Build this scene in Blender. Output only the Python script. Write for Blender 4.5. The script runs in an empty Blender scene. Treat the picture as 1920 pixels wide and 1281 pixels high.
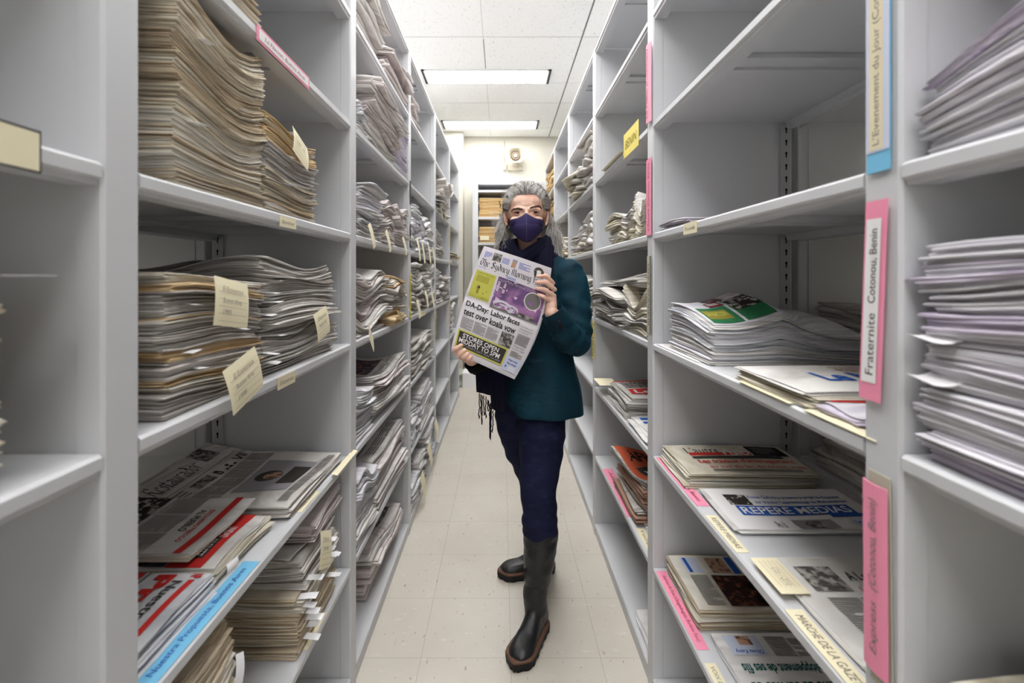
import bpy, bmesh, math, random
import numpy as np
from mathutils import Vector, Matrix, noise as mnoise
rnd = random.Random(7)
PI = math.pi
SC = bpy.context.scene
COL = SC.collection
# ---------------------------------------------------------------- camera, light, exposure
CZ = 1.297            # camera height
F = 907.0             # focal length in pixels of a 1920 wide frame
cam_d = bpy.data.cameras.new('camera')
cam = bpy.data.objects.new('camera', cam_d)
COL.objects.link(cam)
cam.location = (0, 0, CZ)
cam.rotation_euler = (PI / 2, 0, 0)
cam_d.sensor_width = 36
cam_d.lens = F / 1920 * 36
cam_d.shift_x = 19 / 1920
cam_d.shift_y = -122.5 / 1920
cam_d.clip_start = 0.03
cam_d.dof.use_dof = True
cam_d.dof.focus_distance = 1.75
cam_d.dof.aperture_fstop = 3.6
SC.camera = cam
SC.view_settings.view_transform = 'Standard'
SC.view_settings.look = 'None'
SC.view_settings.gamma = 1
SC.view_settings.use_curve_mapping = False
SC.view_settings.exposure = 0.17
w = bpy.data.worlds.new('world'); SC.world = w; w.use_nodes = True
w.node_tree.nodes['Background'].inputs[0].default_value = (1, 1, 1, 1)
w.node_tree.nodes['Background'].inputs[1].default_value = 0.05
wl = bpy.data.lights.new('added_fill_light', 'AREA'); wl.shape = 'RECTANGLE'; wl.size = 4.3; wl.size_y = 2.1  # added fill lamp, unseen behind the camera, to brighten the aisle
wl.energy = 24; wl.color = (1, 1, 1)
wo = bpy.data.objects.new('added_fill_light', wl); COL.objects.link(wo)
wo.location = (0, -3.35, 1.85); wo.rotation_euler = (PI / 2, 0, 0)
LIGHT = 22.5           # emission of the fluorescent diffusers

# ---------------------------------------------------------------- materials
MATS = {}
def srgb(r, g, b):
    f = lambda c: (c / 255 / 12.92) if c / 255 <= .04045 else ((c / 255 + .055) / 1.055) ** 2.4
    return (f(r), f(g), f(b), 1)
def mat(name, col, rough=.6, metal=0, spec=.3, bump=None, noise=None, emit=None, sheen=0):
    """bump=(scale vec, strength, dist)  noise=(scale vec, colour2, lo, hi, detail)"""
    if name in MATS: return MATS[name]
    m = bpy.data.materials.new(name); m.use_nodes = True; MATS[name] = m
    nt = m.node_tree; N = nt.nodes; L = nt.links
    b = N['Principled BSDF']
    b.inputs['Base Color'].default_value = col
    b.inputs['Roughness'].default_value = rough
    b.inputs['Metallic'].default_value = metal
    b.inputs['Specular IOR Level'].default_value = spec
    if sheen:
        b.inputs['Sheen Weight'].default_value = sheen; b.inputs['Sheen Roughness'].default_value = .35
    if emit:
        b.inputs['Emission Color'].default_value = emit[0]; b.inputs['Emission Strength'].default_value = emit[1]
    def nz(scale, detail=3, rg=.55):
        tc = N.new('ShaderNodeTexCoord'); mp = N.new('ShaderNodeMapping'); n = N.new('ShaderNodeTexNoise')
        L.new(tc.outputs['Object'], mp.inputs['Vector']); L.new(mp.outputs[0], n.inputs['Vector'])
        mp.inputs['Scale'].default_value = scale; n.inputs['Scale'].default_value = 1
        n.inputs['Detail'].default_value = detail; n.inputs['Roughness'].default_value = rg
        return n
    if noise:
        ns = noise if isinstance(noise, list) else [noise]
        prev = None
        for sc_, c2, lo, hi, det in ns:
            n = nz(sc_, det); r = N.new('ShaderNodeMapRange')
            r.inputs['From Min'].default_value = lo; r.inputs['From Max'].default_value = hi
            L.new(n.outputs['Fac'], r.inputs['Value'])
            mx = N.new('ShaderNodeMix'); mx.data_type = 'RGBA'
            L.new(r.outputs[0], mx.inputs['Factor'])
            if prev: L.new(prev, mx.inputs['A'])
            else: mx.inputs['A'].default_value = col
            mx.inputs['B'].default_value = c2
            prev = mx.outputs['Result']
        L.new(prev, b.inputs['Base Color'])
    if bump:
        n = nz(bump[0], 4); bp = N.new('ShaderNodeBump')
        bp.inputs['Strength'].default_value = bump[1]; bp.inputs['Distance'].default_value = bump[2]
        L.new(n.outputs['Fac'], bp.inputs['Height']); L.new(bp.outputs[0], b.inputs['Normal'])
    return m
def S(v): return (v, v, v)
def grid_lines(m, ox, oy, px, py, width, col, amount, angle=0):
    """thin joint lines drawn in the colour of a tiled surface, world x/y"""
    nt = m.node_tree; N = nt.nodes; L = nt.links; b = N['Principled BSDF']
    geo = N.new('ShaderNodeNewGeometry'); mp = N.new('ShaderNodeMapping'); sep = N.new('ShaderNodeSeparateXYZ')
    mp.inputs['Location'].default_value = (-ox, -oy, 0)
    mp.inputs['Rotation'].default_value = (0, 0, angle)
    L.new(geo.outputs['Position'], mp.inputs[0]); L.new(mp.outputs[0], sep.inputs[0])
    outs = []
    for i, p in ((0, px), (1, py)):
        pp = N.new('ShaderNodeMath'); pp.operation = 'PINGPONG'; pp.inputs[1].default_value = p / 2
        ab = N.new('ShaderNodeMath'); ab.operation = 'LESS_THAN'; ab.inputs[1].default_value = width
        L.new(sep.outputs[i], pp.inputs[0]); L.new(pp.outputs[0], ab.inputs[0]); outs.append(ab.outputs[0])
    mxx = N.new('ShaderNodeMath'); mxx.operation = 'MAXIMUM'
    L.new(outs[0], mxx.inputs[0]); L.new(outs[1], mxx.inputs[1])
    mu = N.new('ShaderNodeMath'); mu.operation = 'MULTIPLY'; mu.inputs[1].default_value = amount
    L.new(mxx.outputs[0], mu.inputs[0])
    mx = N.new('ShaderNodeMix'); mx.data_type = 'RGBA'; L.new(mu.outputs[0], mx.inputs['Factor'])
    src = b.inputs['Base Color'].links
    if src: L.new(src[0].from_socket, mx.inputs['A'])
    else: mx.inputs['A'].default_value = b.inputs['Base Color'].default_value
    mx.inputs['B'].default_value = col
    L.new(mx.outputs['Result'], b.inputs['Base Color'])

M_metal = mat('painted_shelf_metal', srgb(205, 206, 209), .42, spec=.4, bump=(S(160), .04, .001))
M_slot = mat('slotted_strip_metal', srgb(180, 181, 183), .4, spec=.4)
M_hole = mat('dark_hole', srgb(28, 27, 26), .9)
M_floor = mat('vinyl_floor', srgb(207, 201, 190), .38, spec=.35,
              noise=[((3, 3, 3), srgb(200, 193, 181), .35, .7, 4), ((22, 60, 20), srgb(215, 209, 197), .64, .72, 2),
                     ((70, 26, 20), srgb(165, 149, 128), .67, .74, 2), ((90, 30, 9), srgb(125, 106, 86), .73, .78, 2)],
              bump=(S(14), .05, .004))
grid_lines(M_floor, .03, 1.643, .305, .305, .0008, srgb(130, 122, 110), .6)
M_ceil = mat('acoustic_ceiling_tile', srgb(247, 247, 245), .9, spec=.1,
             noise=[((110, 48, 10), srgb(200, 200, 196), .64, .72, 3), ((50, 24, 9), srgb(214, 213, 210), .68, .74, 2)])
grid_lines(M_ceil, -.145, 3.745, 1.22 * 2, 5.0, .0025, srgb(170, 170, 168), .5)
M_gap = mat('ceiling_gap', srgb(120, 120, 122), .8)
M_wall = mat('cream_wall_paint', srgb(204, 201, 189), .7, bump=(S(60), .05, .002))
M_lightframe = mat('light_frame', srgb(235, 235, 235), .5)
M_dark = mat('dark_trim', srgb(45, 45, 48), .5)
M_diff = mat('light_diffuser', (1, 1, 1, 1), .5, emit=((1.0, .99, .985, 1), LIGHT))

# ---------------------------------------------------------------- object helpers
def link(name, verts, faces, mats, parent=None, midx=None, loc=None, smooth=False):
    me = bpy.data.meshes.new(name)
    v = np.asarray(verts, dtype=float).reshape(-1, 3)
    if loc is not None: v = v - np.array(loc)
    me.from_pydata(v.tolist(), [], [tuple(int(i) for i in f) for f in faces])
    mats = mats if isinstance(mats, (list, tuple)) else [mats]
    for m_ in mats: me.materials.append(m_)
    if midx is not None: me.polygons.foreach_set('material_index', list(midx))
    if smooth: me.polygons.foreach_set('use_smooth', [True] * len(me.polygons))
    me.update()
    o = bpy.data.objects.new(name, me); COL.objects.link(o)
    if loc is not None: o.location = loc
    if parent: o.parent = parent; 
    return o
def tag(o, label, cat, group=None):
    o['label'] = label; o['category'] = cat
    if group: o['group'] = group
    return o
def struct(o): o['kind'] = 'structure'; return o
def empty(name, loc):
    o = bpy.data.objects.new(name, None); COL.objects.link(o); o.location = loc; o.empty_display_size = .05
    return o
class MB:
    def __init__(s): s.v = []; s.f = []; s.m = []
    def add(s, v, f, m=0):
        n = len(s.v); s.v += [tuple(p) for p in v]; s.f += [tuple(i + n for i in q) for q in f]; s.m += [m] * len(f)
    def box(s, x0, x1, y0, y1, z0, z1, m=0, bev=0):
        if x0 > x1: x0, x1 = x1, x0
        b = bev
        if not b:
            v = [(x, y, z) for z in (z0, z1) for y in (y0, y1) for x in (x0, x1)]
            s.add(v, [(0, 2, 3, 1), (4, 5, 7, 6), (0, 1, 5, 4), (2, 6, 7, 3), (0, 4, 6, 2), (1, 3, 7, 5)], m)
        else:   # vertical edges bevelled
            ring = [(x0 + b, y0), (x1 - b, y0), (x1, y0 + b), (x1, y1 - b), (x1 - b, y1), (x0 + b, y1), (x0, y1 - b), (x0, y0 + b)]
            v = [(x, y, z0) for x, y in ring] + [(x, y, z1) for x, y in ring]
            s.add(v, [tuple(range(7, -1, -1)), tuple(range(8, 16))] + [(i, (i + 1) % 8, 8 + (i + 1) % 8, 8 + i) for i in range(8)], m)
    def prism_y(s, prof, y0, y1, m=0, flip=False):
        n = len(prof)
        v = [(x, y0, z) for x, z in prof] + [(x, y1, z) for x, z in prof]
        f = [(i, (i + 1) % n, n + (i + 1) % n, n + i) for i in range(n)] + [tuple(range(n - 1, -1, -1)), tuple(range(n, 2 * n))]
        if flip: f = [tuple(reversed(q)) for q in f]
        s.add(v, f, m)
    def tube(s, pts, rad, sides=8, m=0, cap=True):
        pts = [Vector(p) for p in pts]; n = len(pts)
        rad = rad if isinstance(rad, (list, tuple)) else [rad] * n
        T = [(pts[min(i + 1, n - 1)] - pts[max(i - 1, 0)]).normalized() for i in range(n)]
        up = Vector((0, 0, 1)) if abs(T[0].z) < .9 else Vector((1, 0, 0))
        a = T[0].cross(up).normalized(); v = []
        for i in range(n):
            a = (a - T[i] * a.dot(T[i])).normalized(); b = T[i].cross(a)
            for k in range(sides):
                t = 2 * PI * k / sides
                v.append(pts[i] + (a * math.cos(t) + b * math.sin(t)) * rad[i])
        f = [(i * sides + k, i * sides + (k + 1) % sides, (i + 1) * sides + (k + 1) % sides, (i + 1) * sides + k) for i in range(n - 1) for k in range(sides)]
        if cap: f += [tuple(range(sides - 1, -1, -1)), tuple(range((n - 1) * sides, n * sides))]
        s.add(v, f, m)
    def build(s, name, mats, parent=None, loc=None, smooth=False):
        pl = Vector(parent.location) if parent and loc is None else None
        if parent is not None and loc is None:
            return link(name, np.array(s.v) - np.array(parent.location), s.f, mats, parent, s.m, None, smooth)
        return link(name, s.v, s.f, mats, parent, s.m, loc, smooth)

# ---------------------------------------------------------------- setting
RX, RY0, RY1, RZ = 2.55, -3.2, 6.42, 3.15
def slab(name, x0, x1, y0, y1, z0, z1, m):
    b = MB(); b.box(x0, x1, y0, y1, z0, z1); return struct(b.build(name, m))
slab('floor', -RX, RX, RY0, RY1, -.05, 0, M_floor)
slab('ceiling', -RX, RX, RY0, RY1, RZ, RZ + .05, M_ceil)
slab('wall_left', -RX - .1, -RX, RY0, RY1, 0, RZ, M_wall)
slab('wall_right', RX, RX + .1, RY0, RY1, 0, RZ, M_wall)
t = MB()
t.box(-RX, RX, RY0 - .1, RY0, 0, .8); t.box(-RX, RX, RY0 - .1, RY0, 2.9, RZ)
t.box(-RX, -2.2, RY0 - .1, RY0, .8, 2.9); t.box(2.2, RX, RY0 - .1, RY0, .8, 2.9)
struct(t.build('wall_near', M_wall))
t = MB()                      # added, unseen window frame behind the camera, there for the fill light
for x in (-2.2, -.75, .70, 2.15): t.box(x, x + .05, RY0 - .08, RY0 - .02, .8, 2.9)
t.box(-2.2, 2.2, RY0 - .08, RY0 - .02, .8, .85); t.box(-2.2, 2.2, RY0 - .08, RY0 - .02, 2.85, 2.9)
struct(t.build('fill_light_frame', M_lightframe))
slab('wall_far', -RX, RX, RY1, RY1 + .1, 0, RZ, M_wall)
slab('wall_pilaster', -1.1, -.498, 6.19, RY1, 0, RZ, M_wall)
# joints and gaps of the suspended ceiling that run across it
t = MB()
for y in (2.32, 3.745, 5.17, .90, -.52):
    t.box(-RX, .618, y - .004, y + .004, RZ - .001, RZ)
    t.box(.626, RX, y - .004, y + .004, RZ - .001, RZ)
for y in (4.63, 6.05, 3.21, 1.79):
    t.box(-RX, RX, y - .001, y + .002, RZ - .001, RZ)
struct(t.build('trim_1', mat('ceiling_joint', srgb(205, 205, 203), .8)))
t = MB(); t.box(.616, .626, RY0, RY1, RZ - .004, RZ)
t.box(-.1475, -.1415, 3.78, 4.31, RZ - .002, RZ)
struct(t.build('trim_2', M_gap))
t = MB(); t.box(-RX, -1.1, 6.405, 6.42, 0, .1); t.box(-.498, RX, 6.405, 6.42, 0, .1); t.box(-1.1, -.498, 6.175, 6.19, 0, .1)
struct(t.build('baseboard_far', mat('baseboard_vinyl', srgb(215, 213, 205), .5)))
t = MB(); t.box(-.2, -.194, 6.418, 6.42, RZ - .03, RZ - .018)
t.box(-.2, -.197, 6.416, 6.42, 2.72, RZ)
struct(t.build('trim_3', mat('conduit_paint', srgb(228, 224, 212), .6)))

# ---------------------------------------------------------------- fluorescent lights
def ceiling_light(x0, x1, y0, label):
    y1 = y0 + .30
    o = empty('ceiling_light', ((x0 + x1) / 2, (y0 + y1) / 2, RZ))
    b = MB()
    b.box(x0, x1, y0, y0 + .012, RZ - .012, RZ); b.box(x0, x1, y1 - .012, y1, RZ - .012, RZ)
    b.box(x0 + .018, x0 + .03, y0, y1, RZ - .012, RZ); b.box(x1 - .03, x1 - .018, y0, y1, RZ - .012, RZ)
    b.build('frame', M_lightframe, o)
    for xa in (x0, x1 - .018):
        b = MB(); b.box(xa, xa + .018, y0, y1, RZ - .014, RZ)
        b.build('end_gap', M_dark, o)['label'] = 'dark end strip'
    b = MB(); b.box(x0 + .03, x1 - .03, y0 + .012, y1 - .012, RZ - .01, RZ - .002)
    b.build('diffuser', M_diff, o)
    tag(o, label, 'light', 'recessed fluorescent ceiling lights')
names = {4.33: 'long recessed fluorescent ceiling light over the aisle, the nearer of the two in view',
         5.75: 'long recessed fluorescent ceiling light over the aisle, the farther one by the back wall'}
for y in (-2.77, -1.35, .07, 1.49, 2.91, 4.33, 5.75):
    ceiling_light(-.725, .445, y, names.get(y, 'recessed fluorescent ceiling light above the viewer end of the aisle'))
for sx, wd in ((-1, 'left'), (1, 'right')):
    for y in (.2, 2.2, 4.2):
        ceiling_light(sx * 1.95 - .5, sx * 1.95 + .5, y, 'recessed fluorescent ceiling light over the neighbouring aisle behind the %s shelving' % wd)

# ---------------------------------------------------------------- shelving
HS = [.06, .40, .745, 1.09, 1.43, 1.775, 2.115, 2.44]
XF, XB = .465, .895
YP = [-.308, .622, 1.546, 2.476, 3.41, 4.34, 5.25]     # far edge of each post; post is 6 cm wide
PW = .058
def shelf_prof(s, xf, xb, z):
    """section of a pressed shelf; xf aisle edge, xb back edge"""
    d = 1 if xb > xf else -1
    p = [(xf + d * .004, z), (xf, z - .004), (xf, z - .018), (xf + d * .005, z - .021), (xf + d * .006, z - .027), (xf + d * .04, z - .027),
         (xf + d * .042, z - .005), (xb - d * .022, z - .005), (xb - d * .02, z - .024), (xb, z - .024), (xb, z)]
    return [(s * x, zz) for x, zz in p], (s * d > 0)
def upright(s, y1, xf, xb, parent, front=True, back=True):
    """slab upright ending at y1 with its flat aisle face, side panel and slotted rear strip"""
    y0 = y1 - PW; d = 1 if xb > xf else -1
    b = MB()
    b.box(s * xf, s * (xf + d * .035), y0, y1, 0, 2.44, 0, .004)
    b.box(s * (xf + d * .03), s * (xb - d * .03), y0 + .0015, y1 - .0015, 0, 2.438)
    b.box(s * (xb - d * .035), s * xb, y0 + .004, y1 - .004, 0, 2.43, 0, .003)
    # folded strip beside the face, with a short clip under every shelf
    for z in HS[1:]:
        b.box(s * (xf + d * .034), s * (xf + d * .041), y0 + .004, y1 - .004, z - .075, z - .03)
    b.build('upright', M_metal, parent)
def strip(s, y1, xf, xb, parent):
    y0 = y1 - PW; d = 1 if xb > xf else -1
    b = MB(); xa, xc = xb - d * .034, xb - d * .008
    b.box(s * xa, s * xc, y0 - .001, y0 + .006, .02, 2.42)
    b.box(s * (xa - d * .006), s * xa, y0 - .004, y0 + .006, .02, 2.42)
    z = .1
    while z < 2.4:
        cx = s * (xa + xc) / 2; n = 10
        ring = [(cx + .0036 * math.cos(2 * PI * k / n), y0 - .0016, z + .0045 * math.sin(2 * PI * k / n)) for k in range(n)]
        b.add(ring, [tuple(range(n))], 1)
        b.add([(cx - .0018, y0 - .0016, z - .014), (cx + .0018, y0 - .0016, z - .014), (cx + .0022, y0 - .0016, z), (cx - .0022, y0 - .0016, z)], [(0, 1, 2, 3)], 1)
        z += .0375
    b.build('slotted_strip', [M_slot, M_hole], parent)
def bay(s, y0, y1, xf, xb, label, group, heights=HS, strips=True, near_post=True):
    """y0 = far edge of the nearer post, y1 = far edge of the farther post"""
    o = empty('shelving_bay', (s * (xf + xb) / 2, (y0 + y1) / 2, 0))
    upright(s, y1, xf, xb, o)
    if near_post: upright(s, y0, xf, xb, o)
    if strips: strip(s, y1, xf, xb, o)
    for i, z in enumerate(heights):
        b = MB(); pr, fl = shelf_prof(s, xf, xb, z)
        b.prism_y(pr, y0 + .001, y1 - PW - .001, 0, fl)
        if i:      # stiffening channel across the underside
            yc = (y0 + y1 - PW) / 2; d_ = 1 if xb > xf else -1; xa_, xc_ = s * (xf + d_ * .045), s * (xb - d_ * .025)
            b.box(xa_, xc_, yc - .032, yc - .018, z - .016, z - .0055); b.box(xa_, xc_, yc - .020, yc + .020, z - .013, z - .0055); b.box(xa_, xc_, yc + .020, yc + .032, z - .020, z - .0055)
        if i == 0: b.box(s * (xf + .004), s * (xf + .02), y0 + .001, y1 - PW - .001, 0, z - .02)
        b.build('shelf' if i < len(heights) - 1 else 'top_panel', M_metal, o)
    return tag(o, label, 'shelving', group)
ORD = ['nearest', 'second', 'third', 'fourth', 'fifth', 'farthest']
CONT = {(-1, 0): 'nearly empty, cut off by the photo edge', (-1, 1): 'with tall yellowed newspaper stacks and red-banded papers',
        (-1, 2): 'crammed with floppy grey newspapers', (-1, 3): 'with neat narrow newspaper piles and yellow end label',
        (-1, 4): 'ragged pile high up and empty shelves below', (-1, 5): 'touching the back wall pilaster',
        (1, 0): 'with blurred lilac-edged stacks, cut off', (1, 1): 'with single newspapers and pink and cream labels',
        (1, 2): 'with a fanned pile and magazines behind the woman', (1, 3): 'rough pile on an upper shelf above her shoulder',
        (1, 4): 'mostly empty, seen beside her hair', (1, 5): 'nearest the back wall on the right'}
for s, wd in ((-1, 'left'), (1, 'right')):
    for k in range(6):
        bay(s, YP[k], YP[k + 1], XF, XB, 'grey shelving bay %s of the aisle, %s' % (wd, CONT[(s, k)]),
            'shelving bays along the aisle', near_post=(k == 0))
    for k in range(6):
        bay(s, YP[k], YP[k + 1], 1.35, .915, 'grey bay behind the %s row, %s from camera' % (wd, ORD[k]),
            'shelving bays behind the rows', strips=False, near_post=(k == 0))
# shelving against the back wall
o = empty('shelving_bay', (.05, 6.2, 0))
for x0, x1 in ((-.364, -.295), (.50, .56)):
    b = MB(); b.box(x0, x1, 6.0, 6.41, 0, 2.47); b.build('upright', M_metal, o)
for i, z in enumerate([.06, .38, .71, 1.04, 1.38, 1.715, 2.035, 2.37]):
    b = MB(); b.box(-.295, .50, 6.01, 6.41, z - .03, z); b.build('shelf', M_metal, o)
b = MB(); b.box(-.295, .50, 6.03, 6.41, 2.44, 2.47); b.build('top_panel', M_metal, o)
b = MB(); b.box(-.295, .50, 6.395, 6.41, 0, 2.44); b.build('back_panel', M_metal, o)
tag(o, 'grey metal shelving bay against the back wall holding brown folders', 'shelving')

# ================================================================ printing on paper
INK = {}
def ink(name, col, **k): INK[name] = mat('print_' + name, col, .75, spec=.15, **k); return name
ink('black', srgb(40, 38, 38)); ink('grey', srgb(120, 117, 115)); ink('lines', srgb(135, 131, 128)); ink('red', srgb(205, 52, 48)); ink('blue', srgb(48, 96, 180))
ink('paleblue', srgb(205, 212, 232)); ink('bluetext', srgb(90, 115, 190)); ink('navy', srgb(50, 50, 150)); ink('yellow', srgb(198, 196, 92)); ink('green', srgb(48, 120, 78))
ink('teal', srgb(30, 95, 95)); ink('white', srgb(238, 236, 236)); ink('darkred', srgb(120, 42, 46)); ink('orange', srgb(205, 98, 66)); ink('dark', srgb(66, 62, 60))
ink('olive', srgb(150, 140, 60)); ink('tape', srgb(225, 215, 185)); ink('pen', srgb(140, 133, 122)); ink('redpen', srgb(165, 75, 90))
ink('crowd', srgb(52, 48, 46), noise=((55, 55, 55), srgb(190, 184, 175), .52, .58, 4))
ink('photo', srgb(82, 78, 76), noise=((70, 70, 70), srgb(175, 170, 165), .45, .62, 5))
ink('darkphoto', srgb(58, 38, 32), noise=[((60, 60, 60), srgb(150, 92, 70), .5, .7, 5), ((22, 22, 22), srgb(30, 22, 20), .5, .6, 2)])
ink('colorphoto', srgb(96, 86, 98), noise=[((48, 48, 48), srgb(160, 118, 102), .5, .6, 5), ((30, 30, 30), srgb(52, 50, 60), .55, .65, 3)])
ink('galaxy', srgb(112, 84, 128), noise=[((14, 14, 14), srgb(176, 128, 172), .42, .62, 5), ((9, 9, 9), srgb(88, 70, 100), .5, .65, 3), ((60, 60, 60), srgb(235, 200, 230), .62, .7, 3)])
ink('bluephoto', srgb(60, 110, 180), noise=((40, 40, 40), srgb(180, 205, 230), .5, .65, 4))
ink('skin', srgb(190, 150, 125), noise=((60, 60, 60), srgb(110, 85, 72), .52, .6, 3))
ink('arch', srgb(215, 212, 222)); ink('silver', srgb(158, 156, 160))

_gc = {}
def glyphs(text, bold=0, shear=0):
    k = (text, bold, shear)
    if k not in _gc:
        cu = bpy.data.curves.new('lettering', 'FONT'); cu.body = text; cu.offset = bold; cu.shear = shear; cu.resolution_u = 3; cu.fill_mode = 'FRONT'
        ob = bpy.data.objects.new('lettering', cu); COL.objects.link(ob)
        me = bpy.data.meshes.new_from_object(ob.evaluated_get(bpy.context.evaluated_depsgraph_get()))
        v = np.array([tuple(x.co[:2]) for x in me.vertices]).reshape(-1, 2); f = [tuple(p.vertices) for p in me.polygons]
        COL.objects.unlink(ob); bpy.data.objects.remove(ob); bpy.data.curves.remove(cu); bpy.data.meshes.remove(me)
        _gc[k] = (v, f)
    return _gc[k]
# broad-nib strokes for the masthead lettering
NIB = {'T': (1.0, [[(.0, 1.3), (.25, 1.55), (.95, 1.38)], [(.5, 1.4), (.22, .95), (.25, .25), (.55, 0), (.95, .3)], [(.72, 1.3), (.72, .35)]]),
 'h': (.68, [[(.1, 1.6), (.1, .05), (.2, -.03)], [(.1, .82), (.38, 1.03), (.5, .88), (.5, .2), (.38, -.3)]]),
 'e': (.6, [[(.1, .5), (.42, .78), (.3, 1.0), (.08, .82), (.08, .18), (.25, 0), (.48, .18)]]),
 'S': (.9, [[(.75, 1.3), (.4, 1.58), (.1, 1.3), (.2, .98), (.65, .68), (.7, .25), (.35, -.02), (.0, .22)], [(.35, 1.45), (.35, .2)]]),
 'y': (.68, [[(.1, 1), (.1, .2), (.3, 0), (.45, .12)], [(.5, 1), (.5, 0), (.35, -.42), (.05, -.38)]]),
 'd': (.68, [[(.15, 1.55), (.5, 1.05), (.5, .15), (.3, 0), (.1, .15), (.1, .8), (.3, 1), (.48, .85)]]),
 'n': (.68, [[(.1, 1), (.1, .02)], [(.1, .82), (.4, 1.02), (.5, .88), (.5, .1), (.6, 0)]]),
 'M': (1.15, [[(.15, 1.45), (.15, .2), (0, 0)], [(.15, 1.2), (.45, 1.5), (.52, 1.3), (.52, .05)], [(.52, 1.2), (.85, 1.5), (.92, 1.3), (.92, .15), (1.05, 0)]]),
 'o': (.66, [[(.1, .85), (.1, .15), (.3, 0), (.5, .15), (.5, .85), (.3, 1), (.1, .85)]]),
 'r': (.52, [[(.1, 1), (.1, .02)], [(.1, .82), (.35, 1.03), (.45, .9)]]),
 'i': (.34, [[(.1, 1), (.1, .1), (.2, 0)], [(.08, 1.3), (.18, 1.42)]]),
 'g': (.68, [[(.1, .85), (.1, .15), (.3, 0), (.5, .15)], [(.1, .85), (.3, 1), (.5, .9), (.5, -.28), (.3, -.45), (.05, -.32)]]),
 'H': (.95, [[(.15, 1.5), (.2, .15), (0, -.1)], [(.2, .8), (.55, 1.0), (.72, .8), (.7, .1), (.5, -.25)], [(.1, 1.5), (.4, 1.3), (.75, 1.55)]]),
 'a': (.68, [[(.1, .88), (.3, 1), (.5, .85), (.5, .1), (.6, 0)], [(.5, .6), (.12, .42), (.1, .12), (.25, 0), (.5, .2)]]),
 'l': (.34, [[(.1, 1.6), (.1, .1), (.2, 0)]]),
 'E': (.85, [[(.7, 1.3), (.4, 1.55), (.12, 1.2), (.12, .3), (.4, 0), (.75, .25)], [(.15, .8), (.6, .85)]]),
 'R': (.95, [[(.15, 1.45), (.15, .05)], [(.15, 1.3), (.5, 1.5), (.7, 1.2), (.4, .8), (.2, .8)], [(.4, .8), (.7, .2), (.9, 0)]]),
 's': (.55, [[(.45, .85), (.25, 1), (.08, .8), (.4, .45), (.42, .15), (.2, 0), (.02, .15)]]),
 't': (.45, [[(.15, 1.35), (.15, .15), (.3, 0)], [(0, .95), (.38, .98)]]),
 'u': (.68, [[(.1, 1), (.1, .2), (.3, 0), (.5, .2)], [(.5, 1), (.5, .1), (.6, 0)]]),
 'z': (.6, [[(.1, .95), (.45, .95), (.1, .05), (.5, .05)]]), ' ': (.45, [])}
def nibtext(text, nib=(.085, .075), shear=0):
    v = []; f = []; x = 0
    for c in text:
        adv, st = NIB[c]
        for s in st:
            for (a, b), (c2, d) in zip(s, s[1:]):
                q = [(x + a - nib[0], b - nib[1]), (x + c2 - nib[0], d - nib[1]), (x + c2 + nib[0], d + nib[1]), (x + a + nib[0], b + nib[1])]
                n = len(v); v += q; f.append((n, n + 1, n + 2, n + 3))
        x += adv
    v = np.array(v); v[:, 0] += shear * v[:, 1]
    return v, f
def printing(P, items, W=.28, H=.38, step=.014, lf=.00022, base=.0010):
    """items in page fractions (u right, v down) -> verts, faces, ink names; P(u, v, lift) gives the point on the sheet"""
    V = []; Fc = []; K = []
    for n_it, it in enumerate(items):
        lift = base + lf * n_it
        k = it[0]
        if k == 'r':
            _, u0, v0, u1, v1, m_ = it
            nu = max(1, int(abs(u1 - u0) * W / step)); nv = max(1, int(abs(v1 - v0) * H / step)); n = len(V)
            for j in range(nv + 1):
                for i in range(nu + 1): V.append(P(u0 + (u1 - u0) * i / nu, v0 + (v1 - v0) * j / nv, lift))
            for j in range(nv):
                for i in range(nu):
                    a = n + j * (nu + 1) + i; Fc.append((a, a + nu + 1, a + nu + 2, a + 1)); K.append(m_)
        elif k == 'c':
            _, uc, vc, ru, rv, m_ = it; n = len(V); V.append(P(uc, vc, lift))
            for i in range(44): V.append(P(uc + ru * math.cos(i * PI / 22), vc + rv * math.sin(i * PI / 22), lift))
            for i in range(44): Fc.append((n, n + 1 + (i + 1) % 44, n + 1 + i)); K.append(m_)
        elif k == 'l':      # columns of body text: thin broken rules
            _, u0, v0, u1, v1, nc, nl, m_ = it
            cw = (u1 - u0) / nc; lh = (v1 - v0) / nl; r2 = random.Random(n_it * 7 + nl)
            for c in range(nc):
                for l in range(nl):
                    a = u0 + c * cw; b = a + cw * (.92 if r2.random() < .85 else r2.uniform(.3, .8)); v = v0 + l * lh
                    n = len(V); seg = max(1, int((b - a) * W / .05))
                    for q in range(seg + 1):
                        uu = a + (b - a) * q / seg; V.append(P(uu, v, lift)); V.append(P(uu, v + lh * .5, lift))
                    for q in range(seg): Fc.append((n + 2 * q, n + 2 * q + 1, n + 2 * q + 3, n + 2 * q + 2)); K.append(m_)
        elif k in ('t', 'n'):
            _, txt, u0, v0, u1, v1, m_ = it[:7]; o = it[7] if len(it) > 7 else {}
            g, fs = (glyphs(txt, o.get('bold', 0), o.get('shear', 0)) if k == 't' else nibtext(txt, o.get('nib', (.085, .075)), o.get('shear', 0)))
            if not len(g): continue
            mn = g.min(0); mx = g.max(0); n = len(V)
            for x, y in g: V.append(P(u0 + (u1 - u0) * (x - mn[0]) / (mx[0] - mn[0]), v1 + (v0 - v1) * (y - mn[1]) / (mx[1] - mn[1]), lift))
            for q in fs: Fc.append(tuple(i + n for i in q)); K.append(m_)
    return V, Fc, K

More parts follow.
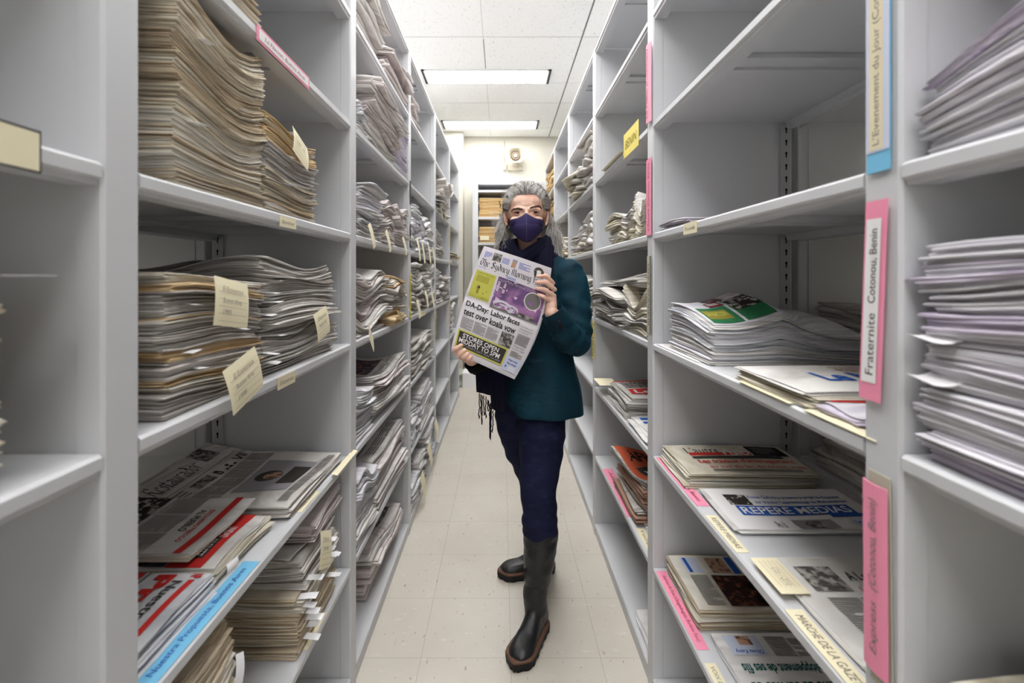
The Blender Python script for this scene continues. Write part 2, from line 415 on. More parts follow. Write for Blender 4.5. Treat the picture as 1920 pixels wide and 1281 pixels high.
# ================================================================ newspapers
def news(name, a, b, streak=.5):
    """newsprint: page edges show as fine level streaks, the sheet itself is nearly plain"""
    return mat('newsprint_' + name, srgb(*a), .85, spec=.1, noise=[((3, 3, 240), srgb(*b), .5 - streak * .14, .5 + streak * .2, 3), ((14, 14, 30), srgb(*[int(c * .93) for c in a]), .5, .7, 2)])
PAL = {'tan': [news('tan', (228, 219, 200), (192, 178, 154)), news('tan_pale', (232, 227, 216), (200, 191, 175)), news('tan_dark', (214, 200, 176), (180, 162, 136))],
 'amber': [news('amber', (230, 206, 168), (202, 168, 120)), news('tan', (0, 0, 0), (0, 0, 0)), news('grey', (222, 218, 213), (180, 174, 167))],
 'grey': [news('grey', (222, 218, 213), (180, 174, 167)), news('grey_pale', (232, 229, 225), (196, 191, 186)), news('grey_dark', (206, 200, 195), (160, 154, 148))],
 'mixed': [news('grey', (0, 0, 0), (0, 0, 0)), news('tan_pale', (0, 0, 0), (0, 0, 0)), news('amber', (0, 0, 0), (0, 0, 0)), news('grey_dark', (0, 0, 0), (0, 0, 0))],
 'lilac': [news('lilac', (232, 228, 234), (200, 193, 206)), news('lilac_pale', (240, 239, 243), (210, 207, 216)), news('lilac_dark', (220, 212, 226), (182, 170, 194))],
 'pinkgrey': [news('pinkish', (226, 217, 215), (186, 174, 172)), news('pinkish_pale', (234, 227, 226), (196, 186, 184)), news('grey_pale', (0, 0, 0), (0, 0, 0))],
 'white': [news('white', (240, 238, 236), (200, 196, 194)), news('white_cool', (228, 229, 232), (180, 181, 188)), news('lilac_pale', (0, 0, 0), (0, 0, 0))],
 'cream': [news('cream', (228, 222, 206), (190, 180, 158)), news('grey_pale', (0, 0, 0), (0, 0, 0))],
 'brown': [news('brown', (214, 180, 128), (160, 122, 76)), news('brown_pale', (226, 198, 148), (176, 142, 92))]}
M_card = mat('cream_card', srgb(237, 228, 196), .7, spec=.15)
M_slip = mat('white_slip', srgb(238, 238, 240), .7, spec=.15)
M_beige = mat('beige_label', srgb(224, 212, 182), .7)
M_pink = mat('pink_card', srgb(244, 150, 178), .7); M_pinkpale = mat('pale_pink_card', srgb(246, 176, 196), .7)
M_bluec = mat('blue_card', srgb(120, 190, 226), .7); M_yel = mat('yellow_card', srgb(240, 222, 110), .6)
M_white = mat('white_card', srgb(236, 234, 236), .6)
M_holder = mat('label_holder', srgb(190, 186, 168), .5)

class Stuff:
    v = []; f = []; m = []; mats = []
def slab_mesh(Z0, Z1, a, b, x0, y0, phi, rg, wav, nx, ny, V, Fc, sharp, round_=.5):
    """one folded section: closed slab between height fields Z0 and Z1 over a rotated rectangle with wavering edges"""
    c, s = math.cos(phi), math.sin(phi)
    e = [rg.uniform(-1, 1) * wav for _ in range(8)]
    n0 = len(V)
    gx = np.linspace(-1, 1, nx); gy = np.linspace(-1, 1, ny)
    def pt(u, v):
        lx = a * u + (e[0] + e[1] * v + e[2] * math.sin(3 * v + e[3] * 99)) * (1 if u > 0 else -1) * abs(u) ** 3
        ly = b * v + (e[4] + e[5] * u + e[6] * math.sin(3 * u + e[7] * 99)) * (1 if v > 0 else -1) * abs(v) ** 3
        return x0 + c * lx - s * ly, y0 + s * lx + c * ly
    tops = []; bots = []
    for v in gy:
        for u in gx:
            x, y = pt(u, v); tops.append((x, y, Z1(x, y))); bots.append((x, y, Z0(x, y)))
    V += tops; V += bots
    nn = nx * ny
    for j in range(ny - 1):
        for i in range(nx - 1):
            q = n0 + j * nx + i
            Fc.append((q, q + 1, q + nx + 1, q + nx)); q += nn
            Fc.append((q, q + nx, q + nx + 1, q + 1))
    per = [(i, 0) for i in range(nx)] + [(nx - 1, j) for j in range(1, ny)] + [(i, ny - 1) for i in range(nx - 2, -1, -1)] + [(0, j) for j in range(ny - 2, 0, -1)]
    m = len(V); L = len(per)
    for i, j in per:
        t = tops[j * nx + i]; bt = bots[j * nx + i]; h = t[2] - bt[2]
        ox = (-1 if i == 0 else 1 if i == nx - 1 else 0) * h * round_; oy = (-1 if j == 0 else 1 if j == ny - 1 else 0) * h * round_
        V.append(t); V.append(((t[0] + bt[0]) / 2 + c * ox - s * oy, (t[1] + bt[1]) / 2 + s * ox + c * oy, (t[2] + bt[2]) / 2)); V.append(bt)
    for k in range(L):
        p = m + 3 * k; q = m + 3 * ((k + 1) % L)
        Fc.append((p, p + 1, q + 1, q)); Fc.append((p + 1, p + 2, q + 2, q + 1))
prng = random.Random(77)
class Stack:
    def __init__(s, side, xf, dep, y0, y1, z):
        s.side = side; s.xf = xf; s.dep = dep; s.yc = (y0 + y1) / 2; s.L = y1 - y0; s.z = z
        s.c = np.zeros(8); s.ph = [rnd.uniform(0, 6) for _ in range(6)]
    def B(s, x, y):
        a = (y - s.yc) / s.L; q = (abs(x) - s.xf) / s.dep; p = s.ph
        a = max(-.75, min(.75, a)); q = max(-.3, min(1.3, q))
        return (1, 4 * a * a - .33, 2 * a, 2 * q - 1, math.sin(4.2 * q + p[0]), math.sin(6 * a + 2 * q + p[1]), math.cos(5 * q - 4 * a + p[2]), max(0, 1 - abs(q - .46) / .34) ** 1.5)
    def H(s, c, x, y):
        b = s.B(x, y); r = 0
        for i in range(8): r += c[i] * b[i]
        q = XF - abs(x)
        return s.z + .0008 + max(r, 0) - (6 * q * q if q > 0 else 0)
def stack(side, y0, y1, z, h, n, pal, lab, grp, top=None, cover=None, xf=.478, dep=.36, sag=(0, 0, 0), jit=.004, rot=.0, rough=.10, K=2,
          stuff=False, phi0=0, wav=.003, slope=0, hump=0,  nx=7, ny=7, name='newspaper', lean=0, page=None, squeeze=None):
    """a pile of newspapers. sag=(middle sag, tilt along the aisle, tilt into the shelf) accumulate with height"""
    st = Stack(side, xf, dep, y0, y1, z); pals = PAL[pal]; out = []
    if not stuff and n > 4:
        n2 = max(3, round(n * (.5 if n > 15 else .58))); K = round(K * n / n2 * .95); n = n2
    t = h / n
    pm = rnd.randrange(len(pals))
    for i in range(n):
        tt = t * rnd.uniform(.65, 1.35)
        old = st.c.copy()
        k = np.array([1, sag[0] + rnd.gauss(0, rough * .5), sag[1] + rnd.gauss(0, rough * .4), sag[2] + rnd.gauss(0, rough * .4)] + [rnd.gauss(0, rough) for _ in range(3)] + [hump + rnd.gauss(0, rough * .3)])
        st.c = st.c + k * tt
        st.c[4:] *= (.90 if rough >= .2 else .97); st.c[1:4] = (st.c[1:4] - np.array(sag) * st.c[0]) * (.90 if rough >= .2 else 1) + np.array(sag) * st.c[0]
        if rnd.random() < .45: pm = rnd.randrange(len(pals))
        rg = random.Random(rnd.random())
        cx = side * (xf + dep / 2 + rnd.gauss(0, jit) - lean * i / n); cy = (y0 + y1) / 2 + rnd.gauss(0, jit)
        ph = phi0 + rnd.gauss(0, rot); V = []; Fc = []
        new = st.c.copy(); kk = K if not stuff else 1
        gx_, gy_ = (21, 21) if (i == n - 1 and cover) else (nx, ny)
        a = dep / 2; b = (y1 - y0) / 2; sub_m = []
        if not stuff and y1 < 1.48 and kk >= 3: kk = round(kk * 1.5)
        for q in range(kk):
            if prng.random() < .3: pm = prng.randrange(len(pals))
            nF = len(Fc)
            f0 = q / kk + .012; f1 = (q + .965) / kk
            c0 = old + (new - old) * f0; c1 = old + (new - old) * f1
            slab_mesh(lambda x, y: st.H(c0, x, y), lambda x, y: st.H(c1, x, y), a + rg.uniform(-1, .4) * wav, b + rg.uniform(-1, .4) * wav,
                      cx + rg.gauss(0, .0018), cy + rg.gauss(0, .0018), ph, rg, wav, gx_ if not stuff else 5, gy_ if not stuff else 5, V, Fc, None)
            sub_m += [pm] * (len(Fc) - nF)
        if stuff:
            if pals[pm] not in Stuff.mats: Stuff.mats.append(pals[pm])
            n0 = len(Stuff.v); Stuff.v += V; Stuff.f += [tuple(w_ + n0 for w_ in q_) for q_ in Fc]; Stuff.m += [Stuff.mats.index(pals[pm])] * len(Fc)
            continue
        used = sorted(set(sub_m)); mats_ = [pals[k_] for k_ in used]; mi = [used.index(k_) for k_ in sub_m]
        nf_plain = len(Fc)
        if i == n - 1 and cover:
            cf = new; items = cover[0]; orient = cover[1]      # orient: (U vec, V vec) of the page in world xy
            U = np.array(orient[0], float); Vv = np.array(orient[1], float)
            cph, sph = math.cos(ph), math.sin(ph)
            hw = (abs(U[0]) * a + abs(U[1]) * b) * .97; hh = (abs(Vv[0]) * a + abs(Vv[1]) * b) * .97
            def P(u, v, lift):
                lx, ly = U * (2 * u - 1) * hw + Vv * (1 - 2 * v) * hh
                x = cx + cph * lx - sph * ly; y = cy + sph * lx + cph * ly
                return (x, y, st.H(cf, x, y) - t * .02 + lift)
            PV, PF, PK = printing(P, items, 2 * hw, 2 * hh)
            n0 = len(V); V += PV
            for q_, k_ in zip(PF, PK):
                if INK[k_] not in mats_: mats_.append(INK[k_])
                Fc.append(tuple(w_ + n0 for w_ in q_)); mi.append(mats_.index(INK[k_]))
        loc = (cx, cy, st.H(old, cx, cy))
        o = link(name, V, Fc, mats_, None, mi, loc)
        sm = [(f_ % 1 == 0) for f_ in range(len(Fc))]
        o.data.polygons.foreach_set('use_smooth', [True] * nf_plain + [False] * (len(Fc) - nf_plain)); o.data.update()
        if i == n - 1 and (top or n == 1): tag(o, top or lab, 'newspaper')
        else: tag(o, lab, 'newspaper', grp)
        out.append(o)
    st.top = st.c.copy()
    return st

def flat_thing(name, pts, th, m, label, cat, items=None, bend=0, group=None, W=.1, H=.1):
    """thin card from four corners (lower-left, lower-right, upper-right, upper-left as read); bend lifts the middle"""
    A, B_, C_, D = [Vector(p) for p in pts]
    nrm = (B_ - A).cross(D - A).normalized()
    def Q(u, v, lift=0):    # v down
        p = D.lerp(C_, u).lerp(A.lerp(B_, u), v)
        return p + nrm * (bend * (4 * v * (1 - v)) + lift)
    n = 6; V = []; Fc = []
    for lf in (0, -th):
        for j in range(n + 1):
            for i in (0, 1): V.append(tuple(Q(i, j / n, lf)))
    k = 2 * (n + 1)
    for j in range(n):
        a = 2 * j; Fc += [(a, a + 2, a + 3, a + 1), (k + a, k + a + 1, k + a + 3, k + a + 2), (a, k + a, k + a + 2, a + 2), (a + 1, a + 3, k + a + 3, k + a + 1)]
    Fc += [(0, 1, k + 1, k), (2 * n, k + 2 * n, k + 2 * n + 1, 2 * n + 1)]
    mats_ = [m]; mi = [0] * len(Fc)
    if items:
        PV, PF, PK = printing(lambda u, v, l: tuple(Q(u, v, l - .0003)), items, W, H)
        n0 = len(V); V += PV
        for q_, k_ in zip(PF, PK):
            mm = INK[k_] if k_ in INK else MATS[k_]
            if mm not in mats_: mats_.append(mm)
            Fc.append(tuple(w_ + n0 for w_ in q_)); mi.append(mats_.index(mm))
    ctr = (A + B_ + C_ + D) / 4
    return tag(link(name, V, Fc, mats_, None, mi, tuple(ctr)), label, cat, group)
def rule_card(lines): # index card with ruled lines and handwriting
    it = []
    for i in range(5): it.append(('r', .08, .30 + .15 * i, .92, .306 + .15 * i, 'grey'))
    for i, (s_, w_) in enumerate(lines):
        it.append(('t', s_, .18, .18 + .15 * i * 1.6, .18 + w_, .29 + .15 * i * 1.6, 'pen', {'shear': .25}))
    return it
def side_card(side, yc, zc, w_, h_, ang, x, label, lines, tilt=.012, m=None, cat='index card', name='index_card'):
    """card tucked in a stack, facing the aisle; reading direction +y on the left, -y on the right"""
    d = 1 if side < 0 else -1; c, s_ = math.cos(ang), math.sin(ang); P4 = []
    for u, v in ((-1, -1), (1, -1), (1, 1), (-1, 1)):
        a = u * w_ / 2 * c - v * h_ / 2 * s_; b = u * w_ / 2 * s_ + v * h_ / 2 * c
        P4.append((side * (x - (tilt if v < 0 else 0)), yc + d * a, zc + b))
    return flat_thing(name, P4, .0004, m or M_card, label, cat, rule_card(lines) if lines else None, bend=.003, W=w_, H=h_)
def lip_label(side, ya, yb, z0, z1, label, txt=None, m=None, border=None, ink_='pen', items=None):
    """label stuck on the front of a shelf"""
    x = side * (XF - .0015); l, r = (ya, yb) if side < 0 else (yb, ya)
    it = []
    if border: it += [('r', .03, .16, .97, .84, border)]
    if txt: it.append(('t', txt, .12, .34, .88, .68, ink_, {'shear': .2}))
    return flat_thing('shelf_label', [(x, l, z0), (x, r, z0), (x, r, z1), (x, l, z1)], .0006, m or M_beige, label, 'label', it or None, W=yb - ya, H=z1 - z0)
def top_label(side, ya, yb, z, x0, wd, label, txt=None, m=None, ink_='pen', border=False, skew=0, lift=.001, items=None, th=.0006, cat='label', name='shelf_label', rise=0):
    """label lying on the shelf near its front edge; read from the aisle"""
    l, r = (ya, yb) if side < 0 else (yb, ya)
    xa, xb = side * x0, side * (x0 + wd); k = side * skew
    pts = [(xa, l, z + lift), (xa + k, r, z + lift), (xb + k, r, z + lift + rise), (xb, l, z + lift + rise)]
    it = list(items or [])
    if border: it += [('r', 0, 0, 1, 1, border), ('r', .0, .18, .86, .82, 'white')]
    if txt: it.append(('t', txt, .08, .28, .86 if border else .92, .72, ink_, {'shear': .15}))
    return flat_thing(name, pts, th, m or M_card, label, cat, it or None, W=yb - ya, H=wd)
def post_label(side, k, z0, z1, label, txt, m, y_off=0, wd=.036, out=.003, tilt=0, ink_='pen', border=None, split=None, items=None, bow=0):
    """upright label on the aisle face of post k (k = nearest first)"""
    yc = YP[k + 1] - PW / 2 + y_off; x = side * (XF - out); d = 1 if side > 0 else -1
    a, b = -d * wd / 2, d * wd / 2      # page right = lower->upper text, page up = +y on the right, -y on the left
    sh = tilt
    pts = [(x, yc + a + sh, z0), (x, yc + a, z1), (x, yc + b, z1), (x, yc + b + sh, z0)]
    it = list(items or [])
    if txt: it.append(('t', txt, .06, .3, .94, .72, ink_, {'shear': .1}))
    return flat_thing('post_label', pts, .0012, m, label, 'label', it or None, W=z1 - z0, H=wd, bend=bow)
def slips(side, y0, y1, z0, z1, n, x, label, grp, length=.03, m=None, wd=.022):
    """white paper slips sticking out of a stack towards the aisle"""
    for i in range(n):
        yc = rnd.uniform(y0, y1); zc = z0 + (z1 - z0) * (i + .5) / n + rnd.uniform(-.004, .004); dr = rnd.uniform(-.006, .004); l = length * rnd.uniform(.8, 1.3); sk = rnd.uniform(-.008, .008)
        xa = side * (x + .03); xb = side * (x - l)
        pts = [(xb, yc - wd / 2 + sk, zc + dr), (xb, yc + wd / 2 + sk, zc + dr + rnd.uniform(-.003, .003)), (xa, yc + wd / 2, zc), (xa, yc - wd / 2, zc)]
        if side < 0: pts = [pts[0], pts[1], pts[2], pts[3]]
        flat_thing('paper_slip', pts, .0003, m or M_slip, label, 'paper slip', group=grp, bend=.001)

# ================================================================ LEFT side
L, R = -1, 1
# --- first bay
stack(L, .72, .955, 1.775, .24, 12, 'tan', 'yellowed newspaper in the short stack above the tallest left stack', 'yellowed stack on the high left shelf', xf=.485, dep=.3, sag=(.05, 0, 0), rough=.06)
stack(L, .708, .965, 1.43, .285, 34, 'tan', 'yellowed newspaper in the tallest stack on the left, nearest the camera', 'tallest yellowed stack', top='topmost newspaper of the tallest yellowed stack, left side near the camera',
      sag=(.10, -.02, .03), rough=.12, jit=.003, dep=.37, wav=.002)
stack(L, .975, 1.232, 1.43, .205, 24, 'amber', 'amber-toned newspaper in the lower stack right behind the tallest left one', 'amber stack beside the tallest one', top='topmost newspaper of the amber stack behind the tallest left one',
      sag=(.05, -.02, .03), rough=.12, jit=.003, dep=.37)
slips(L, .74, .94, 1.50, 1.70, 3, .478, 'white slip sticking out of the tallest yellowed stack on the left', 'slips in the tallest stack', .02)
slips(L, .99, 1.23, 1.46, 1.63, 6, .478, 'white slip sticking out of the amber stack on the left', 'slips in the amber stack', .02)
slips(L, .80, .96, 1.84, 1.97, 3, .485, 'white slip sticking out above the long pink-bordered shelf label', 'slips on the high left shelf', .02)
side_card(L, 1.085, 1.582, .085, .062, -.35, .457, 'pale yellow handwritten card tucked in the amber stack on the left', [('El Mundo', .6), ('1981 - 82', .5)], .01)
lip_label(L, 1.01, 1.09, 1.402, 1.424, 'small cream label on shelf edge under the amber stack', 'Excelsior', M_card)
lip_label(L, .915, 1.165, 1.745, 1.775, 'long pink-bordered white label on the high left shelf edge', 'La Nacion, Buenos Aires', M_pink, 'white', 'redpen')
c4 = 'mixed'
stack(L, .685, .957, 1.09, .215, 28, 'mixed', 'browned newspaper in the square stack with two yellow cards, left side', 'square stack with two cards', top='bowed top newspaper of the square left stack with two yellow cards',
      sag=(.02, -.05, .02), rough=.14, jit=.004, dep=.37, rot=.006)
stack(L, .985, 1.37, 1.09, .215, 20, 'grey', 'crumpled grey newspaper in the wide pile beside the square left stack', 'crumpled wide pile on the left', top='dark-printed newspaper topping the wide crumpled left pile',
      sag=(-.04, -.03, .02), rough=.3, jit=.009, rot=.03, xf=.482, dep=.36, wav=.006, cover=([('r', .05, .05, .95, .5, 'dark'), ('r', .1, .15, .5, .45, 'photo'), ('r', .05, .52, .95, .6, 'teal'), ('l', .05, .65, .95, .95, 4, 12, 'lines')], ((0, 1), (1, 0))))
slips(L, .72, .94, 1.10, 1.29, 8, .476, 'white slip sticking out of the square left stack with two cards', 'slips in the square stack', .016)
slips(L, .96, 1.02, 1.11, 1.28, 7, .474, 'white slip in the gap between the square and the crumpled left piles', 'slips between the left piles', .018)
side_card(L, .803, 1.252, .10, .078, -.16, .452, 'upper pale yellow index card on the square left stack', [('El Economista', .62), ('Buenos Aires', .55), ('1995', .25)], .006)
side_card(L, .838, 1.118, .105, .08, .26, .449, 'lower pale yellow index card on the square left stack, overlapping the shelf edge', [('El Economista', .62), ('Buenos Aires', .55), ('1998', .25)], .006)
side_card(L, 1.215, 1.178, .085, .07, .22, .455, 'pale yellow index card on the wide crumpled left pile', [('El Economista', .62), ('Buenos Aires', .55)], .006)
lip_label(L, 1.0, 1.085, 1.060, 1.086, 'small beige label on the shelf edge under the crumpled left pile', 'El Economista')
# shelf at waist height: front pages
stack(L, .63, .845, .745, .03, 7, 'white', 'red and white newspaper in the low pile under the red title page', 'low pile with the red title', xf=.512, dep=.365, jit=.006, rot=.02, K=2, rough=.1,
      top='newspaper with big red Propu title, nearest on the left waist-high shelf',
      cover=([('r', .10, .035, 1, .065, 'red'), ('t', 'NP', .01, .02, .08, .075, 'red', {'bold': .04}), ('t', 'Nuestra', .12, .085, .62, .135, 'dark', {'bold': .015}), ('t', 'Propu', .03, .145, .97, .265, 'red', {'bold': .05}),
             ('r', .0, .285, 1, .29, 'black'), ('r', 0, .31, 1, .41, 'red'), ('t', 'CRISIS', .2, .33, .66, .39, 'white', {'bold': .02}), ('r', 0, .41, 1, 1, 'colorphoto')], ((0, -1), (1, 0))))
stack(L, .86, 1.06, .745, .035, 7, 'cream', 'newspaper in the low pile showing a red banner and crowd picture', 'low pile with the red banner', xf=.51, dep=.36, jit=.006, rot=.02, K=2, rough=.12, wav=.004,
      top='newspaper with a broad red banner and crowd picture on the left',
      cover=([('r', .0, .06, 1, .25, 'red'), ('t', 'UNIDAD', .30, .08, .52, .13, 'white', {'bold': .02}), ('r', .52, .10, .86, .21, 'dark'), ('t', 'FRENTE', .55, .115, .83, .155, 'white', {'bold': .02}), ('t', 'OBRERO', .55, .165, .83, .205, 'white', {'bold': .02}), ('r', 0, .25, 1, .55, 'colorphoto')], ((0, -1), (1, 0))))
stack(L, .865, 1.085, .786, .012, 2, 'cream', 'newspaper beneath the grey one with a black crowd photograph', 'pair with the crowd photograph', xf=.56, dep=.32, jit=.003, rough=.3, sag=(.2, 0, 0),
      top='newspaper with a large black and white crowd photograph, red stripe',
      cover=([('r', 0, .05, 1, .10, 'red'), ('t', 'EXCLUSIVO PARTIDO', .25, .15, .8, .185, 'red', {'bold': .01}), ('t', 'AL PUEBLO', .25, .20, .62, .25, 'dark', {'bold': .02}), ('l', .02, .29, .98, .52, 3, 24, 'lines'), ('r', 0, .55, 1, .97, 'crowd'), ('r', .3, .93, .6, .97, 'red')], ((0, -1), (1, 0))))
stack(L, 1.09, 1.44, .745, .03, 4, 'grey', 'greyish newspaper under the portrait page on the left waist-high shelf', 'low pile with the portrait', xf=.485, dep=.27, jit=.005, rot=.03, rough=.2, K=2,
      top='greyish newspaper with a portrait photograph and dense columns, left shelf',
      cover=([('l', .04, .04, .96, .30, 6, 26, 'lines'), ('r', .22, .33, .80, .86, 'silver'), ('c', .5, .52, .1, .13, 'dark'), ('c', .5, .56, .07, .09, 'skin'), ('r', .34, .68, .68, .86, 'dark'), ('l', .04, .89, .96, .98, 6, 7, 'lines')], ((0, 1), (-1, 0))))
stack(L, 1.04, 1.46, .745, .03, 2, 'grey', 'greyish newspaper under the script-titled page against the back of the shelf', 'pair with the script title', xf=.66, dep=.23, jit=.002, rough=.1, sag=(.3, 0, 1.0), K=1,
      top='greyish newspaper with the script title El Restaurador, curling up behind',
      cover=([('l', .05, .02, .6, .05, 2, 2, 'lines'), ('r', .75, .02, .90, .30, 'photo'), ('n', 'El Restaurador', .13, .10, .70, .34, 'black', {'nib': (.05, .06), 'shear': .3}), ('r', .03, .42, .97, .43, 'grey'), ('l', .03, .47, .36, .9, 2, 9, 'lines'), ('r', .40, .48, .58, .88, 'photo'), ('t', 'B año XII', .62, .5, .95, .75, 'dark', {'bold': .02}), ('l', .62, .8, .95, .95, 2, 4, 'lines')], ((0, 1), (-1, 0))))
top_label(L, .64, .935, .745, .468, .032, 'long sky-blue handwritten label lying along the waist-high left shelf', 'Nuestra Propuesta, Buenos Aires', M_bluec, 'blue', th=.0008)
top_label(L, 1.13, 1.24, .745, .468, .026, 'pale cream label on the left shelf beside the red-banner newspapers', 'Tribuna Obrera', M_card, skew=-.002)
top_label(L, 1.33, 1.52, .745, .452, .016, 'narrow cream strip poking past the end post on the waist-high left shelf', None, M_card, skew=.0, rise=.004, lift=.004)
side_card(L, .845, .79, .035, .02, -.1, .472, 'tiny white tag on the red-titled newspaper pile', None, .0, M_slip, 'paper slip', 'paper_slip')
# knee-height shelf
stack(L, 1.143, 1.39, .40, .13, 20, 'tan', 'brown-edged thin newspaper in the tagged stack on the low left shelf', 'tagged stack on the low left shelf', xf=.482, dep=.28, sag=(0, 0, 0), rough=.06, jit=.004, wav=.003)
stack(L, 1.165, 1.40, .533, .085, 11, 'grey', 'greyish newspaper in the upper half of the tagged low left stack', 'upper half of the tagged stack', xf=.488, dep=.27, rough=.12, jit=.008, rot=.03)
stack(L, 1.22, 1.45, .622, .05, 6, 'pinkgrey', 'pinkish newspaper on the very top of the tagged low left stack', 'pinkish top of the tagged stack', xf=.482, dep=.30, rough=.15, jit=.005, rot=.03, top='pinkish newspaper with a dark picture lying topmost on the low left shelf',
      cover=([('l', .05, .05, .95, .3, 4, 10, 'lines'), ('r', .1, .35, .5, .8, 'photo'), ('l', .55, .35, .95, .9, 2, 18, 'lines')], ((0, 1), (-1, 0))))
slips(L, 1.16, 1.2, .415, .56, 7, .476, 'white tag lettered in pencil on the near corner of the low left stack', 'near-corner tags', .03)
slips(L, 1.30, 1.38, .45, .60, 6, .476, 'white tag on the far corner of the low left stack', 'far-corner tags', .022)
side_card(L, 1.235, .60, .085, .085, -.45, .456, 'curled tan card with handwriting hanging on the low left stack', [('El Mundo', .5), ('Cordoba', .45)], .01)
top_label(L, 1.16, 1.29, .40, .467, .024, 'cream label lying at the front of the low left shelf', 'Tiempo Latino', M_card)
stack(L, .64, .86, .40, .245, 18, 'tan', 'yellowish newspaper in the near stack at the bottom left corner', 'near stack at the bottom left', xf=.482, dep=.30, rough=.12, jit=.006, top='yellowish newspaper with bold letters on top of the bottom left stack',
      cover=([('t', '010', .1, .5, .5, .8, 'dark', {'bold': .02}), ('t', 'OTC', .1, .15, .6, .4, 'dark', {'bold': .02})], ((0, 1), (-1, 0))))
side_card(L, .855, .60, .03, .05, -.5, .470, 'white tag on the stack in the bottom left corner', None, .01, M_slip, 'paper slip', 'paper_slip')
# --- bay cut off at the left edge
stack(L, .20, .452, 1.09, .20, 12, 'tan', 'newspaper in the stack cut off by the left edge of the photo', 'stack at the left photo edge', rough=.1, dep=.3)
top_label(L, .44, .495, 1.297, .455, .03, 'white sheet sticking out at the left edge of the photo', None, M_slip, cat='paper slip', name='paper_slip')
lip_label(L, .40, .485, 1.402, 1.440, 'blurred cream label on shelf edge at the left photo border', None, M_card)
b = MB(); b.box(-.4648, -.4636, .398, .487, 1.400, 1.4425); tag(b.build('label_holder', M_dark), 'dark edge holder behind the blurred cream label at the left', 'label holder')

# --- second left bay
def g(side, *a, **k): return stack(side, *a, **k)
g(L, 1.60, 1.92, 2.115, .19, 10, 'pinkgrey', 'drooping newspaper in the topmost pile of the second left bay', 'topmost pile, second left bay', rough=.2, jit=.012, rot=.06, lean=.02, wav=.006)
g(L, 1.95, 2.36, 2.115, .15, 9, 'pinkgrey', 'thin newspaper at the far end of the topmost second-bay shelf', 'far topmost pile, second left bay', rough=.35, jit=.012, rot=.06, lean=.03, wav=.006)
g(L, 1.57, 1.70, 1.775, .11, 7, 'white', 'white folded newspaper in the small pile just past the near left post', 'small white pile past the post', rough=.3, jit=.008, rot=.05, sag=(-.1, 0, 0))
g(L, 1.71, 2.12, 1.775, .21, 13, 'pinkgrey', 'newspaper in the big sliding pile overhanging the second left bay', 'overhanging pile', rough=.35, jit=.010, rot=.06, lean=.045, sag=(-.05, -.15, 0), wav=.006)
g(L, 2.13, 2.38, 1.775, .20, 12, 'lilac', 'lilac newspaper in the stack leaning on the second far left post', 'lilac stack by the post', rough=.2, jit=.006, rot=.03, lean=.02)
g(L, 1.58, 1.86, 1.43, .20, 15, 'white', 'thick folded newspaper in the pile behind the near left post, above eye level', 'folded pile above eye level', rough=.25, jit=.007, rot=.04, lean=.02, top='lilac-tinted newspaper crowning the folded pile behind the near left post')
g(L, 1.88, 2.08, 1.43, .18, 12, 'pinkgrey', 'newspaper in the middle drooping pile above eye level, second left bay', 'middle drooping pile', rough=.3, jit=.007, rot=.05, lean=.02)
g(L, 2.10, 2.37, 1.43, .17, 12, 'pinkgrey', 'newspaper in the far drooping pile above eye level, second left bay', 'far drooping pile', rough=.3, jit=.007, rot=.05, lean=.02, top='newspaper showing an orange patch on the far drooping pile')
for i, (y, wd_) in enumerate(((1.66, 'near'), (1.90, 'middle'), (2.22, 'far'))):
    side_card(L, y, 1.435, .035, .085, .35, .452, 'long cream slip hanging under the %s pile above eye level, left' % wd_, None, .012, M_card, 'paper slip', 'paper_slip')
g(L, 1.58, 1.98, 1.09, .255, 17, 'pinkgrey', 'newspaper in the deep near pile with curled folds, second left bay', 'deep curled pile', rough=.28, jit=.014, rot=.08, lean=-.02, wav=.008, sag=(0, -.02, .1))
g(L, 2.0, 2.34, 1.09, .19, 14, 'mixed', 'brownish newspaper in the far half of the deep pile, second left bay', 'far half of the deep pile', rough=.25, jit=.012, rot=.06, wav=.006)
side_card(L, 1.62, 1.098, .085, .075, -.75, .450, 'cream card drooping over the shelf edge at the near left pile', [('The Age', .5), ('Sydney', .4)], .02)
side_card(L, 2.10, 1.12, .10, .018, -.55, .450, 'cream strip pointing down from the deep left pile', None, .02, M_card, 'paper slip', 'paper_slip')
side_card(L, 2.27, 1.14, .10, .022, -.3, .448, 'cream strip beside the yellow post label on the left', None, .02, M_card, 'paper slip', 'paper_slip')
smh = lambda: ([('r', .1, .08, .9, .5, 'photo'), ('n', 'The Sydney', .15, .58, .85, .72, 'black'), ('l', .08, .76, .92, .96, 5, 9, 'lines')], ((0, 1), (-1, 0)))
smh2 = lambda: ([('n', 'The Sydney', .08, .74, .75, .90, 'black'), ('r', .12, .22, .62, .62, 'colorphoto'), ('l', .66, .2, .95, .66, 1, 12, 'lines'), ('l', .1, .04, .9, .16, 4, 4, 'lines')], ((0, -1), (1, 0)))
g(L, 1.80, 2.33, .745, .19, 13, 'pinkgrey', 'wide newspaper in the large floppy pile below waist shelf, second left bay', 'large floppy pile', rough=.15, jit=.010, rot=.04, wav=.006, top='wide newspaper with a faded picture topping the large floppy pile', cover=smh2())
g(L, 1.57, 1.78, .745, .17, 11, 'white', 'white newspaper in the small pile in front of the large floppy one', 'small white pile below', rough=.2, jit=.008, rot=.05, lean=.01)
g(L, 1.80, 2.33, .40, .20, 13, 'pinkgrey', 'wide newspaper in the low wide pile of the second left bay', 'low wide pile', rough=.12, jit=.008, rot=.03, top='newspaper with a dark picture and blackletter title, low second left bay', cover=smh2(), wav=.006)
